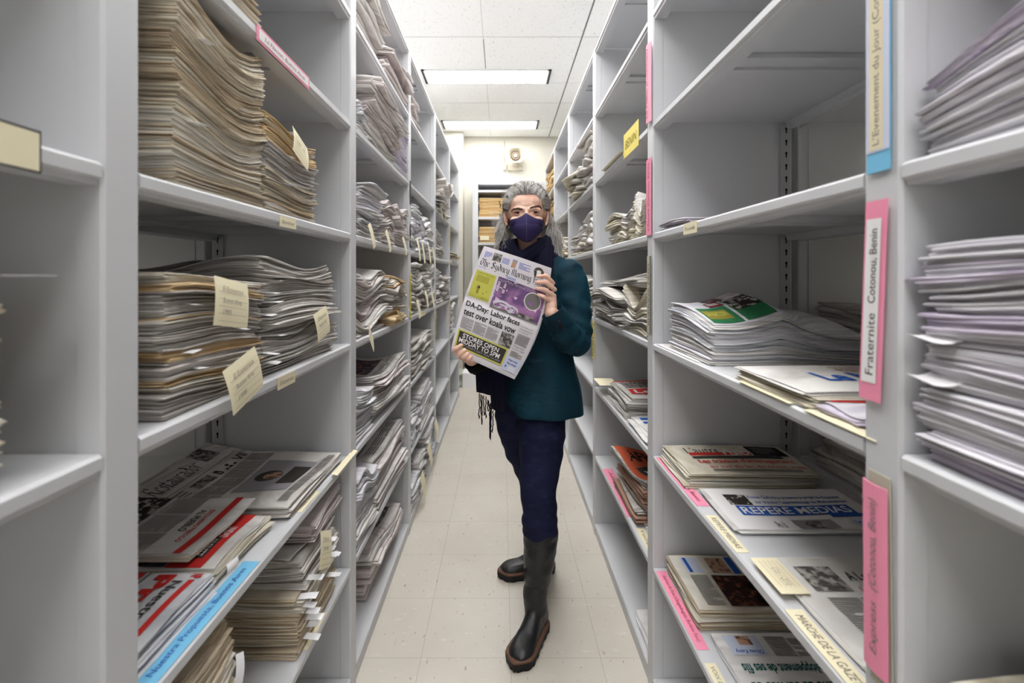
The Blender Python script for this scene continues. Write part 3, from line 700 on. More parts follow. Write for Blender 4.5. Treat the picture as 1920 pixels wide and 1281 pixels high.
g(L, 1.57, 1.79, .40, .24, 14, 'white', 'white newspaper in the low stack just past the near left post', 'low white stack past the post', rough=.2, jit=.010, rot=.05, lean=.01, top='newspaper with an orange photograph on the low white stack', cover=([('r', .1, .1, .9, .6, 'darkphoto'), ('l', .1, .65, .9, .95, 3, 8, 'lines')], ((0, 1), (-1, 0))))
g(L, 1.83, 2.28, .06, .17, 9, 'pinkgrey', 'newspaper in the bottom pile at floor level on the left', 'bottom pile at floor level', rough=.12, jit=.012, rot=.05, xf=.49, top='newspaper with a red corner and dark photograph, bottom left shelf',
  cover=([('r', .05, .1, .95, .5, 'photo'), ('r', .62, .1, .95, .3, 'orange'), ('t', 'LIFE', .65, .14, .9, .26, 'white', {'bold': .02}), ('l', .05, .55, .95, .95, 4, 12, 'lines')], ((0, -1), (1, 0))))

# --- third to fifth left bays: smaller in the picture
def far(side, y0, y1, z, h, n, pal, **k): return stack(side, y0, y1, z, h, n, pal, 'x', 'x', stuff=True, **k)
ND = dict(rough=.3, jit=.008, rot=.05)
far(L, 2.50, 2.72, 2.115, .12, 6, 'pinkgrey', **ND)
for y0, y1, h in ((2.53, 2.80, .25), (2.83, 3.07, .24), (3.09, 3.3, .22)): far(L, y0, y1, 1.43, h, 15, 'white', **ND)
for y0, y1, h in ((2.53, 2.84, .27), (2.86, 3.12, .25), (3.14, 3.32, .27)): far(L, y0, y1, 1.09, h, 17, 'grey', **ND)
for y0, y1, h in ((2.52, 2.82, .20), (2.84, 3.28, .22)): far(L, y0, y1, .745, h, 14, 'grey', **ND)
for y0, y1, h in ((2.52, 2.76, .18), (2.78, 3.26, .22)): far(L, y0, y1, .40, h, 13, 'white', **ND)
for y0, y1, h in ((2.52, 2.72, .14), (2.74, 2.98, .19), (3.0, 3.32, .26)): far(L, y0, y1, .06, h, 11, 'white', **ND)
for y0, y1, h in ((3.44, 3.75, .12), (3.77, 4.05, .24)): far(L, y0, y1, 1.775, h, 12, 'grey', rough=.4, jit=.02, rot=.12, lean=.06)
for y0, y1, h in ((3.46, 3.75, .20), (3.77, 4.0, .06)): far(L, y0, y1, 1.43, h, 12, 'grey', **ND)
for y0, y1, h in ((3.46, 3.80, .24), (3.82, 4.24, .2)): far(L, y0, y1, 1.09, h, 14, 'grey', **ND)
far(L, 4.5, 5.1, 1.43, .10, 7, 'tan', rough=.3, jit=.02, rot=.1, lean=.03)
far(L, 4.42, 4.7, .745, .26, 12, 'white', **ND)
for i, (y, z, wd_) in enumerate(((2.62, 1.44, 'first'), (2.78, 1.43, 'second'), (3.0, 1.44, 'third'), (3.2, 1.43, 'fourth'))):
    side_card(L, y, z, .05, .12, .12, .458, 'cream slip in the high narrow piles of the third left bay, %s from the front' % wd_, None, .015, M_card, 'paper slip', 'paper_slip')
for i, (y, z, wd_) in enumerate(((2.62, 1.12, 'nearest'), (2.90, 1.16, 'middle'), (3.16, 1.14, 'farthest'))):
    side_card(L, y, z, .06, .10, .15, .458, '%s cream slip on the shelf beside the yellow post label, third left bay' % wd_, None, .015, M_card, 'paper slip', 'paper_slip')
lip_label(L, 2.70, 2.95, 1.063, 1.088, 'cream label on the shelf edge of the third left bay', None, M_card)
for i, (y, z, wd_) in enumerate(((2.73, .12, 'nearest'), (2.98, .2, 'middle'), (3.3, .25, 'farthest'))):
    side_card(L, y, z, .09, .13, .2, .452, '%s yellow card at floor level in the third left bay' % wd_, None, .02, M_card)
for y in (3.55, 3.8):
    side_card(L, y, 1.79, .05, .14, .3, .458, 'cream slip under the ragged high pile, %s one' % ('near' if y < 3.6 else 'far'), None, .02, M_card, 'paper slip', 'paper_slip')
Y0 = [('r', 0, 0, 1, 1, 'yellow')]
post_label(L, 2, 1.085, 1.305, 'yellow upright label with black capitals on second far left post', 'SINGAPORE', M_yel, ink_='black')
post_label(L, 2, 1.66, 1.78, 'dark narrow label holder on the post above the yellow label', None, M_dark, wd=.02)
post_label(L, 2, 1.44, 1.56, 'second dark narrow holder on the post, below the first', None, M_dark, wd=.02)
post_label(L, 3, .84, 1.05, 'yellow upright label on the post between third and fourth left bays', 'SRI LANKA', M_yel, ink_='black')
post_label(L, 4, 1.56, 1.74, 'small yellow label high on the fifth left post', 'SYRIA', M_yel, ink_='black')
post_label(L, 4, .86, 1.11, 'yellow label at waist height on the fifth left post', 'TAIWAN', M_yel, ink_='black')

# ================================================================ RIGHT side
# --- bay cut off at the right edge
stack(R, .26, .548, 1.42 + .01, .105, 9, 'lilac', 'lilac-edged newspaper in the upper blurred stack at the right edge', 'upper blurred stack', xf=.482, rough=.15, sag=(-.1, 0, 0), dep=.35, top='printed newspaper on top of the upper blurred right stack',
      cover=([('r', .5, .1, .95, .9, 'dark'), ('l', .05, .1, .45, .9, 2, 12, 'lines')], ((0, -1), (1, 0))))
stack(R, .25, .545, 1.09, .235, 22, 'lilac', 'lilac-edged newspaper in the tall blurred stack at the right edge', 'tall blurred stack', xf=.478, rough=.14, jit=.004, dep=.36, top='pale topmost newspaper of the tall blurred right stack', wav=.004)
stack(R, .25, .515, .745, .12, 8, 'cream', 'newspaper in the low stack at the bottom right corner', 'low corner stack', xf=.485, dep=.33)
for z, l in ((1.245, .03), (1.20, .035)):
    P4 = [(.455, .545, z - .012), (.455, .51, z - .018), (.50, .50, z), (.50, .55, z)]
    flat_thing('curled_page', P4, .0006, M_white, 'white page curling out of the tall blurred right stack, %s one' % ('upper' if z > 1.22 else 'lower'), 'page', bend=-.008)
# --- first right bay
stack(R, 1.24, 1.46, 1.43, .02, 6, 'lilac', 'thin newspaper in the flat pile at eye level beside the second right post', 'flat pile at eye level', xf=.474, dep=.30, rough=.5, wav=.006)
lip_label(R, 1.15, 1.235, 1.402, 1.43, 'pale yellow label on the right shelf edge at eye level', 'Nouvelle', M_card)
cov_p = ([('r', .04, .52, .50, .96, 'green'), ('r', .06, .62, .42, .86, 'olive'), ('t', 'LA NATION', .08, .66, .40, .78, 'yellow', {'bold': .02}), ('r', .30, .30, .52, .50, 'darkred'), ('l', .32, .34, .50, .46, 1, 3, 'white'),
          ('r', .40, .05, .66, .28, 'colorphoto'), ('r', .54, .56, .96, .96, 'green'), ('r', .56, .34, .94, .72, 'crowd'), ('t', 'Les travaux', .6, .10, .95, .18, 'orange'), ('t', 'du port', .65, .22, .9, .29, 'orange')], ((1, 0), (0, 1)))
cov_p = ([(it_[0],) + ((it_[1],) if it_[0] == 't' else ()) + tuple(x * .46 if k_ in (0, 2) else x for k_, x in enumerate(it_[(2 if it_[0] == 't' else 1):(6 if it_[0] == 't' else 5)])) + tuple(it_[(6 if it_[0] == 't' else 5):]) for it_ in cov_p[0]], cov_p[1])
stack(R, 1.115, 1.385, 1.09, .098, 15, 'white', 'newspaper in the humped stack under the green illustrated cover', 'humped stack on the right', xf=.485, dep=.36, rough=.07, jit=.004, hump=.42, sag=(-.10, .20, -.10), wav=.003, nx=17,
      top='newspaper with a green and yellow illustrated front page on the humped right stack', cover=cov_p)
top_label(R, 1.16, 1.46, 1.09, .468, .032, 'white label with red border on the right shelf by the second post', 'La Nation (Cotonou, Benin)', M_white, 'redpen', border='white', skew=0)
stack(R, .745, .975, 1.09, .028, 8, 'cream', 'cream newspaper in the low pile near the front of the right shelf', 'low cream pile on the right', xf=.476, dep=.33, rough=.08, jit=.004,
      top='newspaper with a blue title atop the low cream right pile', cover=([('t', 'Le Mutuel', .25, .35, .95, .70, 'blue', {'bold': .03, 'shear': .2}), ('t', 'Developpement', .5, .12, .95, .2, 'orange'), ('t', 'Port du sud', .5, .22, .9, .30, 'orange'), ('r', .4, .85, 1, .97, 'dark')], ((1, 0), (0, 1))))
stack(R, .66, .742, 1.09, .014, 3, 'lilac', 'newspaper beneath the blue picture, nearest on the right shelf', 'blue picture pair', xf=.482, dep=.32, top='newspaper with a blue sea picture, nearest on the right shelf', cover=([('r', .25, .2, .95, .9, 'bluephoto'), ('r', .0, .0, 1, .12, 'red')], ((1, 0), (0, 1))))
top_label(R, .78, .95, 1.09, .462, .020, 'cream folder strip under the low cream pile on the right', None, M_card, lift=.002)
top_label(R, .60, .745, 1.09, .463, .022, 'cream strip at the near end of the right shelf', None, M_card, lift=.002)
# waist shelf
stack(R, 1.255, 1.465, .745, .036, 8, 'cream', 'newspaper in the low pile under the red and black title, right waist shelf', 'low pile with red and black title', xf=.49, dep=.335, jit=.004, rough=.1, rot=.01,
      top="newspaper titled L'autre Vision in black and red on the right",
      cover=([('t', "L'autre", .12, .12, .42, .34, 'black'), ('r', .13, .32, .72, .42, 'red'), ('t', 'Vision', .40, .18, .72, .42, 'white', {'bold': .01}), ('r', .68, .06, .98, .44, 'black'), ('l', .72, .12, .94, .38, 1, 4, 'grey'), ('r', .13, .46, .90, .53, 'dark'),
             ('t', "Les travaux d'amenagement", .15, .56, .95, .72, 'red', {'bold': .015}), ('t', 'au sud du lac de tirent, rues', .2, .76, .98, .86, 'red', {'bold': .005}), ('l', .2, .90, .98, .97, 1, 2, 'dark')], ((1, 0), (0, 1))))
rep = ([('r', .0, .0, 1, 1, 'white'), ('r', .10, .16, .26, .42, 'crowd'), ('t', 'Kossan Gathobou presente le projet du Royaume', .27, .18, .93, .28, 'blue', {'bold': .012}), ('t', "sur travaux l'apprentissage de Mathematique", .29, .30, .94, .40, 'blue', {'bold': .012}),
        ('r', .12, .44, .90, .66, 'blue'), ('t', 'REPERE MEDIAS', .14, .47, .88, .63, 'white', {'bold': .015}), ('r', .70, .66, .99, .73, 'blue'), ('r', .40, .78, .66, .99, 'silver'), ('c', .53, .9, .07, .09, 'photo'), ('t', 'An uf', .27, .80, .33, .97, 'dark'), ('r', .78, .78, .99, .97, 'paleblue'), ('t', 'Le quotidien', .8, .82, .98, .92, 'blue', {'bold': .02})], ((1, 0), (0, 1)))
stack(R, 1.03, 1.225, .745, .010, 2, 'white', 'white newspaper under the one titled Repere Medias', 'pair titled in blue', xf=.505, dep=.345, rough=.2, jit=.003, top='newspaper titled REPERE MEDIAS in white on blue, right waist shelf', cover=rep)
big = ([('r', .10, .10, .30, .36, 'photo'), ('l', .12, .42, .46, .86, 2, 22, 'lines'), ('t', 'A Legislatures en Rappel', .34, .16, .90, .28, 'dark', {'bold': .02}), ('t', 'La mairie coloniale', .34, .32, .7, .39, 'red'), ('r', .60, .10, .98, .15, 'dark'), ('r', .64, .34, .84, .60, 'orange'),
        ('l', .50, .44, .62, .7, 1, 12, 'lines'), ('t', 'AA', .56, .72, .98, .98, 'orange', {'bold': .02})], ((1, 0), (0, 1)))
stack(R, .655, .93, .745, .010, 2, 'cream', 'newspaper under the large open grey one, right waist shelf', 'large open pair', xf=.505, dep=.34, rough=.15, jit=.003, top='large newspaper with orange print by the pink post label', cover=big)
top_label(R, 1.16, 1.47, .745, .468, .030, 'pink handwritten label beside the red and black titled newspaper', 'Autre Vision (Cotonou, Benin)', M_pink, 'redpen')
top_label(R, .965, 1.115, .745, .468, .026, 'cream label beside the blue-titled newspaper on the right', 'REPERE MEDIAS', M_card, ink_='pen')
top_label(R, .82, .925, .745, .474, .050, 'pale cream ruled card lying on the right waist shelf', None, M_card, items=[('t', 'Oct. / 2015', .3, .3, .8, .55, 'pen', {'shear': .2}), ('l', .1, .1, .9, .9, 1, 5, 'tape')], lift=.0135, cat='index card', name='index_card')
top_label(R, .62, .80, .745, .467, .030, 'long cream label lettered in capitals, nearest on the right waist shelf', 'MARCHE DE LA GAZETTE', M_card)
# knee shelf
v_ = ([('r', .08, .06, .22, .36, 'paleblue'), ('r', .1, .06, .13, .36, 'blue'), ('r', .30, .06, .46, .36, 'skin'), ('r', .48, .04, .54, .38, 'blue'), ('l', .58, .06, .96, .38, 2, 10, 'lines'), ('l', .08, .42, .24, .95, 1, 26, 'lines'), ('r', .26, .42, .92, .96, 'darkphoto')], ((1, 0), (0, 1)))
stack(R, 1.225, 1.465, .40, .055, 10, 'tan', 'yellowed newspaper in the low stack under the brown photograph, right', 'low stack with brown photograph', xf=.50, dep=.34, rough=.06, jit=.003, top='yellowed newspaper with a large brown photograph on the low right shelf', cover=v_)
w2 = ([('r', .04, .06, .30, .30, 'paleblue'), ('t', 'Oluwa Kemy', .06, .20, .28, .27, 'blue', {'bold': .02}), ('l', .32, .06, .66, .36, 2, 14, 'lines'), ('r', .70, .02, .98, .5, 'olive'), ('r', .7, .02, .82, .2, 'green'), ('t', 'developpement de ses fils', .06, .44, .66, .60, 'teal', {'bold': .025}),
       ('t', 'on republicaine au service du', .06, .64, .98, .80, 'teal', {'bold': .025}), ('t', 'omique et Social du Benin', .3, .84, .95, .92, 'dark')], ((-1, 0), (0, -1)))
w2f = ([(i[0],) + tuple(i[1:]) for i in w2[0]], ((-1, 0), (0, -1)))
stack(R, 1.0, 1.20, .40, .012, 2, 'white', 'white newspaper under the upside-down green headline page', 'pair with the green headline', xf=.515, dep=.335, rough=.1, jit=.003, top='newspaper with an upside-down dark green headline, lowest on the right',
      cover=([('t', 'on republicaine au service du', .02, .12, .94, .30, 'teal', {'bold': .025}), ('t', 'developpement de ses fils', .30, .36, .94, .54, 'teal', {'bold': .025}), ('r', .04, .36, .28, .95, 'olive'), ('l', .32, .62, .66, .95, 2, 14, 'lines'), ('r', .70, .62, .95, .95, 'paleblue'), ('t', 'Oluwa Kemy', .72, .64, .92, .72, 'blue', {'bold': .02}), ('r', .76, .78, .86, .94, 'skin'), ('t', 'omique et Social du Benin', .1, .03, .7, .09, 'dark')], ((-1, 0), (0, -1))))
top_label(R, 1.16, 1.47, .40, .468, .030, 'pink handwritten label beside the newspaper with a brown photograph', 'Express du Faso (Ouagadougou, Burkina Faso)', M_pink, 'redpen')
top_label(R, .98, 1.12, .40, .468, .026, 'cream label beside the upside-down green headline', 'VOIX D\'AFRIQUE', M_card)
# post labels, nearest right post
post_label(R, 0, 1.425, 1.70, 'tall cream label with blue edges high on the nearest right post', None, M_bluec, wd=.037, out=.004,
           items=[('r', .09, .0, 1, 1, 'paleblue'), ('r', .10, .14, 1, .74, 'tape'), ('t', "L'Evenement du Jour (Cotonou, B", .12, .28, .98, .66, 'pen')])
post_label(R, 0, 1.142, 1.39, 'hanging white label with pink border reading Fraternite, Cotonou, Benin', None, M_pink, wd=.034, out=.006, tilt=.012,
           items=[('r', .09, .10, .91, .80, 'white'), ('t', 'Fraternite', .13, .30, .44, .66, 'dark'), ('t', 'Cotonou, Benin', .49, .30, .86, .70, 'dark')])
post_label(R, 0, .795, 1.055, 'grey-beige plastic holder behind the pink label on the nearest right post', None, M_holder, wd=.034, out=.003, tilt=-.004)
post_label(R, 0, .812, 1.042, 'bright pink paper label reading Express on the nearest right post', None, M_pink, wd=.038, out=.007, tilt=-.002, y_off=.002,
           items=[('t', 'Express', .10, .38, .38, .72, 'lines', {'shear': .2}), ('t', '(Cotonou, Benin)', .44, .34, .92, .76, 'lines', {'shear': .2})], bow=.003)
post_label(R, 1, 1.775, 2.02, 'bowed pale pink label high on the second right post', 'Le Matin (Cotonou)', M_pinkpale, wd=.05, out=.006, ink_='redpen', bow=.006, y_off=-.005)
post_label(R, 1, 1.425, 1.665, 'pink label at eye level on the second right post', 'L\'Aurore (Cotonou, Benin)', M_pink, wd=.05, out=.005, ink_='redpen')
post_label(R, 1, 1.12, 1.36, 'grey dark-edged label holder on the second right post', None, M_holder, wd=.04, out=.004, items=[('r', .0, .8, 1, 1, 'dark'), ('t', 'BURKINA FASO', .1, .3, .9, .6, 'dark')])
post_label(R, 2, .88, 1.07, 'yellow upright label with black capitals beside the teal sleeve', 'BERLIN', M_yel, ink_='black', wd=.045)
# --- second right bay
lip_label(R, 1.64, 1.84, 1.772 - .03, 1.772 + .06, 'square yellow label with grey capitals on the second right bay', 'BENIN', M_yel, ink_='olive')
top_label(R, 1.85, 2.20, 1.775, .452, .06, 'thin cream newspaper sheet poking over the high shelf by the yellow label', None, M_card, cat='page', name='loose_page', rise=.0)
for i, (y0, y1, h, wd_) in enumerate(((1.58, 1.73, .15, 'nearest'), (1.75, 1.92, .12, 'middle'), (1.94, 2.16, .12, 'farthest'))):
    stack(R, y0, y1, 1.43, h, 10 if i else 12, 'cream', 'crumpled newspaper in the %s of three upright-looking piles, second right bay' % wd_, 'crumpled %s pile, right' % wd_, rough=.3, jit=.006, rot=.04, lean=.005)
stack(R, 1.86, 2.38, 1.09, .16, 13, 'grey', 'newspaper in the fanned pile spreading past the post behind her sleeve', 'fanned pile', rough=.25, jit=.015, rot=.08, lean=.03, sag=(0, -.05, .05), wav=.008, dep=.38)
stack(R, 1.66, 2.28, 1.255, .06, 5, 'grey', 'newspaper slanting over the top of the fanned pile', 'slanting top of the fanned pile', rough=.3, jit=.015, rot=.07, sag=(0, -.4, .3), lean=.02, wav=.008)
stack(R, 1.57, 1.84, 1.09, .14, 11, 'cream', 'newspaper in the small curled pile in front of the fanned pile, right', 'small curled pile', rough=.3, jit=.006, rot=.04, lean=.005, top='newspaper with a pencil drawing on the small curled right pile', cover=([('r', .5, .2, .8, .6, 'grey'), ('l', .1, .1, .45, .9, 1, 16, 'lines')], ((1, 0), (0, 1))))
mg = ([('r', 0, 0, 1, .06, 'red'), ('r', .05, .1, .45, .55, 'photo'), ('r', .48, .1, .95, .5, 'dark'), ('r', .05, .6, .95, .82, 'red'), ('t', 'Le Soleil', .1, .64, .8, .78, 'white', {'bold': .02})], ((1, 0), (0, 1)))
stack(R, 1.86, 2.2, .745, .085, 8, 'grey', 'magazine in the low pile below the fanned newspapers, right', 'low magazine pile', rough=.1, jit=.01, rot=.04, name='magazine', top='magazine with red bars and a grey photograph below the fanned pile', cover=mg, xf=.49)
stack(R, 1.58, 1.82, .745, .02, 3, 'white', 'newspaper under the blue-lined page on the second right bay', 'blue-lined pair', rough=.15, jit=.01, rot=.04, xf=.485, top='newspaper printed with blue lines below the fanned pile',
      cover=([('r', .05, .08, .95, .2, 'blue'), ('r', .05, .28, .95, .36, 'blue'), ('l', .08, .42, .92, .95, 2, 8, 'bluetext')], ((1, 0), (0, 1))))
top_label(R, 2.22, 2.38, .745, .45, .09, 'cream card sticking past the post under the fanned pile', None, M_card, lift=.05, cat='index card', name='index_card')
mg2 = ([('r', 0, 0, 1, 1, 'orange'), ('r', .1, .5, .8, .9, 'dark'), ('t', 'AFRIQUE', .1, .1, .9, .4, 'black', {'bold': .03}), ('t', 'MAGAZINE', .15, .6, .75, .8, 'white', {'bold': .01})], ((1, 0), (0, 1)))
PAL['magazine'] = [PAL['white'][0], PAL['grey'][2], PAL['lilac'][2], mat('magazine_dark', srgb(90, 84, 80), .5, spec=.4), mat('magazine_rust', srgb(172, 136, 116), .5, spec=.4), PAL['cream'][0]]
stack(R, 1.72, 2.05, .40, .17, 15, 'magazine', 'glossy magazine in the untidy low stack on the second right bay', 'untidy magazine stack', rough=.2, jit=.014, rot=.1, name='magazine', xf=.50, dep=.3, top='orange-red magazine topping the untidy low right stack', cover=mg2)
top_label(R, 1.80, 2.25, .40, .468, .045, 'pink label at the front of the untidy magazine stack', 'Afrique (Benin)', M_pink, 'redpen')
top_label(R, 1.56, 1.72, .40, .475, .03, 'cream label on the low shelf before the untidy magazines', 'Tempo', M_card)
top_label(R, 1.42 + .13, 1.60, .40, .5, .10, 'cream card lying near the second right post, low shelf', None, M_card, cat='index card', name='index_card', lift=.004, skew=.02)
stack(R, 1.56, 1.74, .06, .03, 6, 'white', 'white newspaper in the low pile on the bottom right shelf', 'bottom right pile', rough=.15, jit=.006, rot=.04, xf=.49, top='newspaper with green and yellow corner on the bottom right shelf', cover=([('r', .3, .2, .95, .9, 'green'), ('r', .36, .5, .8, .8, 'yellow')], ((1, 0), (0, 1))))
# --- farther right bays
far(R, 2.52, 2.78, 1.775, .27, 15, 'grey', rough=.35, jit=.015, rot=.1, lean=.02); far(R, 2.80, 3.28, 1.775, .16, 12, 'cream', rough=.4, jit=.02, rot=.12, lean=.03)
for y0, y1, h in ((2.5, 2.72, .2), (2.74, 3.0, .16), (3.02, 3.3, .12)): far(R, y0, y1, 1.43, h, 12, 'cream', **ND)
for y0, y1, h in ((2.5, 2.8, .2), (2.82, 3.2, .22)): far(R, y0, y1, 1.09, h, 12, 'grey', **ND)
for y0, y1, h in ((3.45, 3.75, .15), (3.78, 4.2, .12)): far(R, y0, y1, 1.43, h, 10, 'tan', **ND)
for y0, y1, h in ((4.4, 4.8, .2), (4.84, 5.15, .22)): far(R, y0, y1, .06, h, 12, 'pinkgrey', **ND)
far(R, 4.4, 4.9, .40, .2, 10, 'pinkgrey', **ND)
for z in (2.115, 1.775): far(R, 4.42, 4.8, z, .2, 8, 'brown', **ND); far(R, 4.84, 5.15, z, .22, 8, 'brown', **ND)
for z, y0, y1, h in ((1.43, .64, .95, .02), (1.43, 1.0, 1.4, .03), (1.09, 1.12, 1.42, .11), (1.09, .7, 1.08, .08), (.745, .7, 1.05, .14), (.745, 1.1, 1.42, .16), (.40, 1.1, 1.42, .1)):
    far(R, y0, y1, z, h, 9, 'grey', xf=.93, dep=.36, rough=.25, jit=.01, rot=.04)
for z, y0, y1, h in ((.745, .7, 1.05, .10), (1.775, .7, 1.3, .2), (1.43, 1.05, 1.4, .04)):
    far(L, y0, y1, z, h, 8, 'grey', xf=.93, dep=.36, rough=.25, jit=.01, rot=.04)
# brown folders against the back wall: one by one
def folders(x0, x1, z, n, h, lab, grp):
    for i in range(n):
        y0 = 6.03 + rnd.uniform(0, .01); zz = z + h * i / n; t_ = h / n; b = MB(); j = rnd.uniform(-.008, .008)
        pr = [(x0 + j, zz + .0005), (x0 + j - .003, zz + t_ * .5), (x0 + j + .002, zz + t_ * .92), ((x0 + x1) / 2, zz + t_ * .96), (x1 + j, zz + t_ * .9), (x1 + j + .003, zz + t_ * .5), (x1 + j, zz + .0005)]
        b.prism_y(pr, y0, 6.36, 0, True)
        tag(b.build('brown_folder', PAL['brown'][i % 2], None, (((x0 + x1) / 2), 6.2, zz)), lab, 'folder', grp)
folders(-.285, -.03, 2.035, 6, .24, 'brown paper folder in the upper left pile by the back wall', 'upper left brown folders')
folders(-.015, .25, 2.035, 6, .24, 'brown paper folder in the upper pile behind her head', 'upper right brown folders')
folders(-.285, .02, 1.715, 8, .20, 'brown paper folder in the second pile down by the back wall', 'second brown folders')
folders(-.285, .02, 1.38, 5, .12, 'brown paper folder in the third pile down beside her hair', 'third brown folders')
b = MB(); b.box(-.27, -.16, 6.018, 6.022, 1.745, 1.80); tag(b.build('folder_label', M_card), 'pale yellow label on the second pile of brown folders', 'label')
b = MB(); b.box(.18, .25, 6.012, 6.02, 2.16, 2.24); tag(b.build('folder_label', M_slip), 'white label on the upper brown folders next to her hair', 'label')
# the remaining small piles, too many to count in the picture
o = link('newspaper_piles', Stuff.v, Stuff.f, Stuff.mats, None, Stuff.m)
o.data.polygons.foreach_set('use_smooth', [True] * len(o.data.polygons))
tag(o, 'narrow piles of old newspapers filling the farther shelves on both sides', 'newspaper'); o['kind'] = 'stuff'

# ---------------------------------------------------------------- loudspeaker and floor box
M_spk = mat('speaker_cream', srgb(186, 178, 160), .5); M_spkd = mat('speaker_inner', srgb(120, 108, 92), .6)
sp = empty('wall_loudspeaker', (.178, 6.28, 2.86))
def squircle(r, n, p=3.2):
    out = []
    for i in range(n):
        t = 2 * PI * i / n; c, s = math.cos(t), math.sin(t); k = (abs(c) ** p + abs(s) ** p) ** (-1 / p); out.append((r * c * k, r * s * k))
    return out
def ringloft(b, rings, m=0, n=28):
    V = []
    for r, y, p in rings:
        V += [(x, y, z) for x, z in squircle(r, n, p)]
    f = [(i * n + k, i * n + (k + 1) % n, (i + 1) * n + (k + 1) % n, (i + 1) * n + k) for i in range(len(rings) - 1) for k in range(n)]
    f.append(tuple(range((len(rings) - 1) * n, len(rings) * n)))
    b.add(V, f, m)
b = MB(); ringloft(b, [(.03, .10, 2), (.045, .04, 2.2), (.098, -.035, 3.4), (.103, -.045, 3.6), (.098, -.048, 3.6), (.088, -.03, 3.2), (.056, .02, 2.2), (.05, .05, 2)])
o = link('horn', [(x, y, z) for x, y, z in b.v], b.f, M_spk, sp, None, None, True)
b = MB(); ringloft(b, [(.058, .012, 2), (.056, -.002, 2), (.046, -.006, 2), (.03, .004, 2)]); link('driver_ring', b.v, b.f, M_spkd, sp, None, None, True)
b = MB(); ringloft(b, [(.024, .01, 2), (.022, -.012, 2), (.012, -.02, 2)]); link('centre_plug', b.v, b.f, mat('plug_pale', srgb(225, 205, 190), .4), sp, None, None, True)
b = MB(); b.box(-.10, .10, .10, .135, -.165, -.10); b.box(-.03, .03, .08, .135, -.12, .03); link('bracket', b.v, b.f, M_spk, sp)
tag(sp, 'cream horn loudspeaker mounted high on the back wall', 'loudspeaker')
b = MB(); b.box(.01, .06, 6.38, 6.419, 2.70, 2.79); tag(b.build('junction_box', M_spk, None, (.035, 6.4, 2.74)), 'small cream junction box left of the loudspeaker', 'junction box')
b = MB(); pts = [(.05, 6.40, 2.70), (.08, 6.39, 2.67), (.12, 6.39, 2.69), (.14, 6.38, 2.74)]; b.tube(pts, .004, 6)
b.tube([(.035, 6.412, 2.79), (.035, 6.412, 3.10)], .005, 6); tag(b.build('speaker_cable', M_spk, None, (.08, 6.4, 2.7), True), 'thin cable running from the loudspeaker to its box and the ceiling', 'cable')
b = MB(); n = 28
rings = [(.17, 0), (.175, .015), (.175, .03), (.16, .035), (.16, .12), (.175, .125), (.175, .15), (.165, .16), (.15, .16)]
V = [(r * math.cos(2 * PI * i / n), r * math.sin(2 * PI * i / n), z) for r, z in rings for i in range(n)]
f = [(a * n + k, a * n + (k + 1) % n, (a + 1) * n + (k + 1) % n, (a + 1) * n + k) for a in range(len(rings) - 1) for k in range(n)] + [tuple(range((len(rings) - 1) * n, len(rings) * n)), tuple(range(n - 1, -1, -1))]
o = link('round_step_stool', V, f, mat('stool_green_grey', srgb(180, 186, 172), .5), None, None, None, True); o.location = (-.58, 5.80, 0)
tag(o, 'pale green round step stool on the floor at the aisle end', 'stool')
b = MB(); b.box(-.46, -.30, 5.62, 5.9, 0, .17, 0, .006); tag(b.build('storage_box', M_slip, None, (-.38, 5.76, 0)), 'white box on the floor beside the round stool', 'box')

# ================================================================ the woman
from mathutils.bvhtree import BVHTree
def W(px, py, Y): return Vector(((px - 941) * Y / F, Y, CZ - (py - 518) * Y / F))
M_skin = mat('skin', srgb(236, 196, 176), .5, spec=.35, noise=[((30, 30, 30), srgb(228, 178, 156), .45, .7, 3)], bump=(S(220), .12, .001))
M_skin.node_tree.nodes['Principled BSDF'].inputs['Subsurface Weight'].default_value = .08
M_skin.node_tree.nodes['Principled BSDF'].inputs['Subsurface Radius'].default_value = (.01, .004, .002)
M_nail = mat('nail', srgb(226, 184, 166), .3)
M_velvet = mat('teal_velvet', srgb(4, 48, 62), .75, spec=.2, sheen=.40, noise=[((9, 9, 7), srgb(2, 30, 42), .42, .68, 4)], bump=((16, 16, 26), .5, .012))
M_velvet.node_tree.nodes['Principled BSDF'].inputs['Sheen Tint'].default_value = srgb(30, 105, 125)
M_jeans = mat('dark_denim', srgb(20, 24, 52), .8, spec=.2, noise=[((26, 26, 60), srgb(30, 36, 62), .5, .7, 4)], bump=((18, 18, 30), .35, .008))
M_boot = mat('black_leather', srgb(24, 24, 26), .4, spec=.5, bump=(S(60), .25, .004))
M_welt = mat('brown_welt', srgb(104, 74, 58), .55)
M_sole = mat('black_rubber', srgb(26, 26, 27), .6)
M_scarf = mat('navy_scarf', srgb(22, 22, 40), .9, spec=.1, sheen=.12, bump=((50, 50, 90), .4, .004))
M_shirt = mat('black_knit', srgb(14, 14, 18), .9, spec=.1)
M_mask = mat('navy_mask', srgb(52, 46, 84), .8, spec=.15, bump=(S(500), .15, .0006))
M_seam = mat('mask_seam', srgb(84, 78, 116), .7)
M_cord = mat('black_cord', srgb(20, 20, 24), .7)
HAIR = [mat('hair_' + n_, srgb(*c_), .45, spec=.4) for n_, c_ in (('silver', (228, 226, 224)), ('grey', (186, 182, 178)), ('dark', (112, 105, 100)), ('warm', (172, 158, 144)))]
prs = random.Random(11)

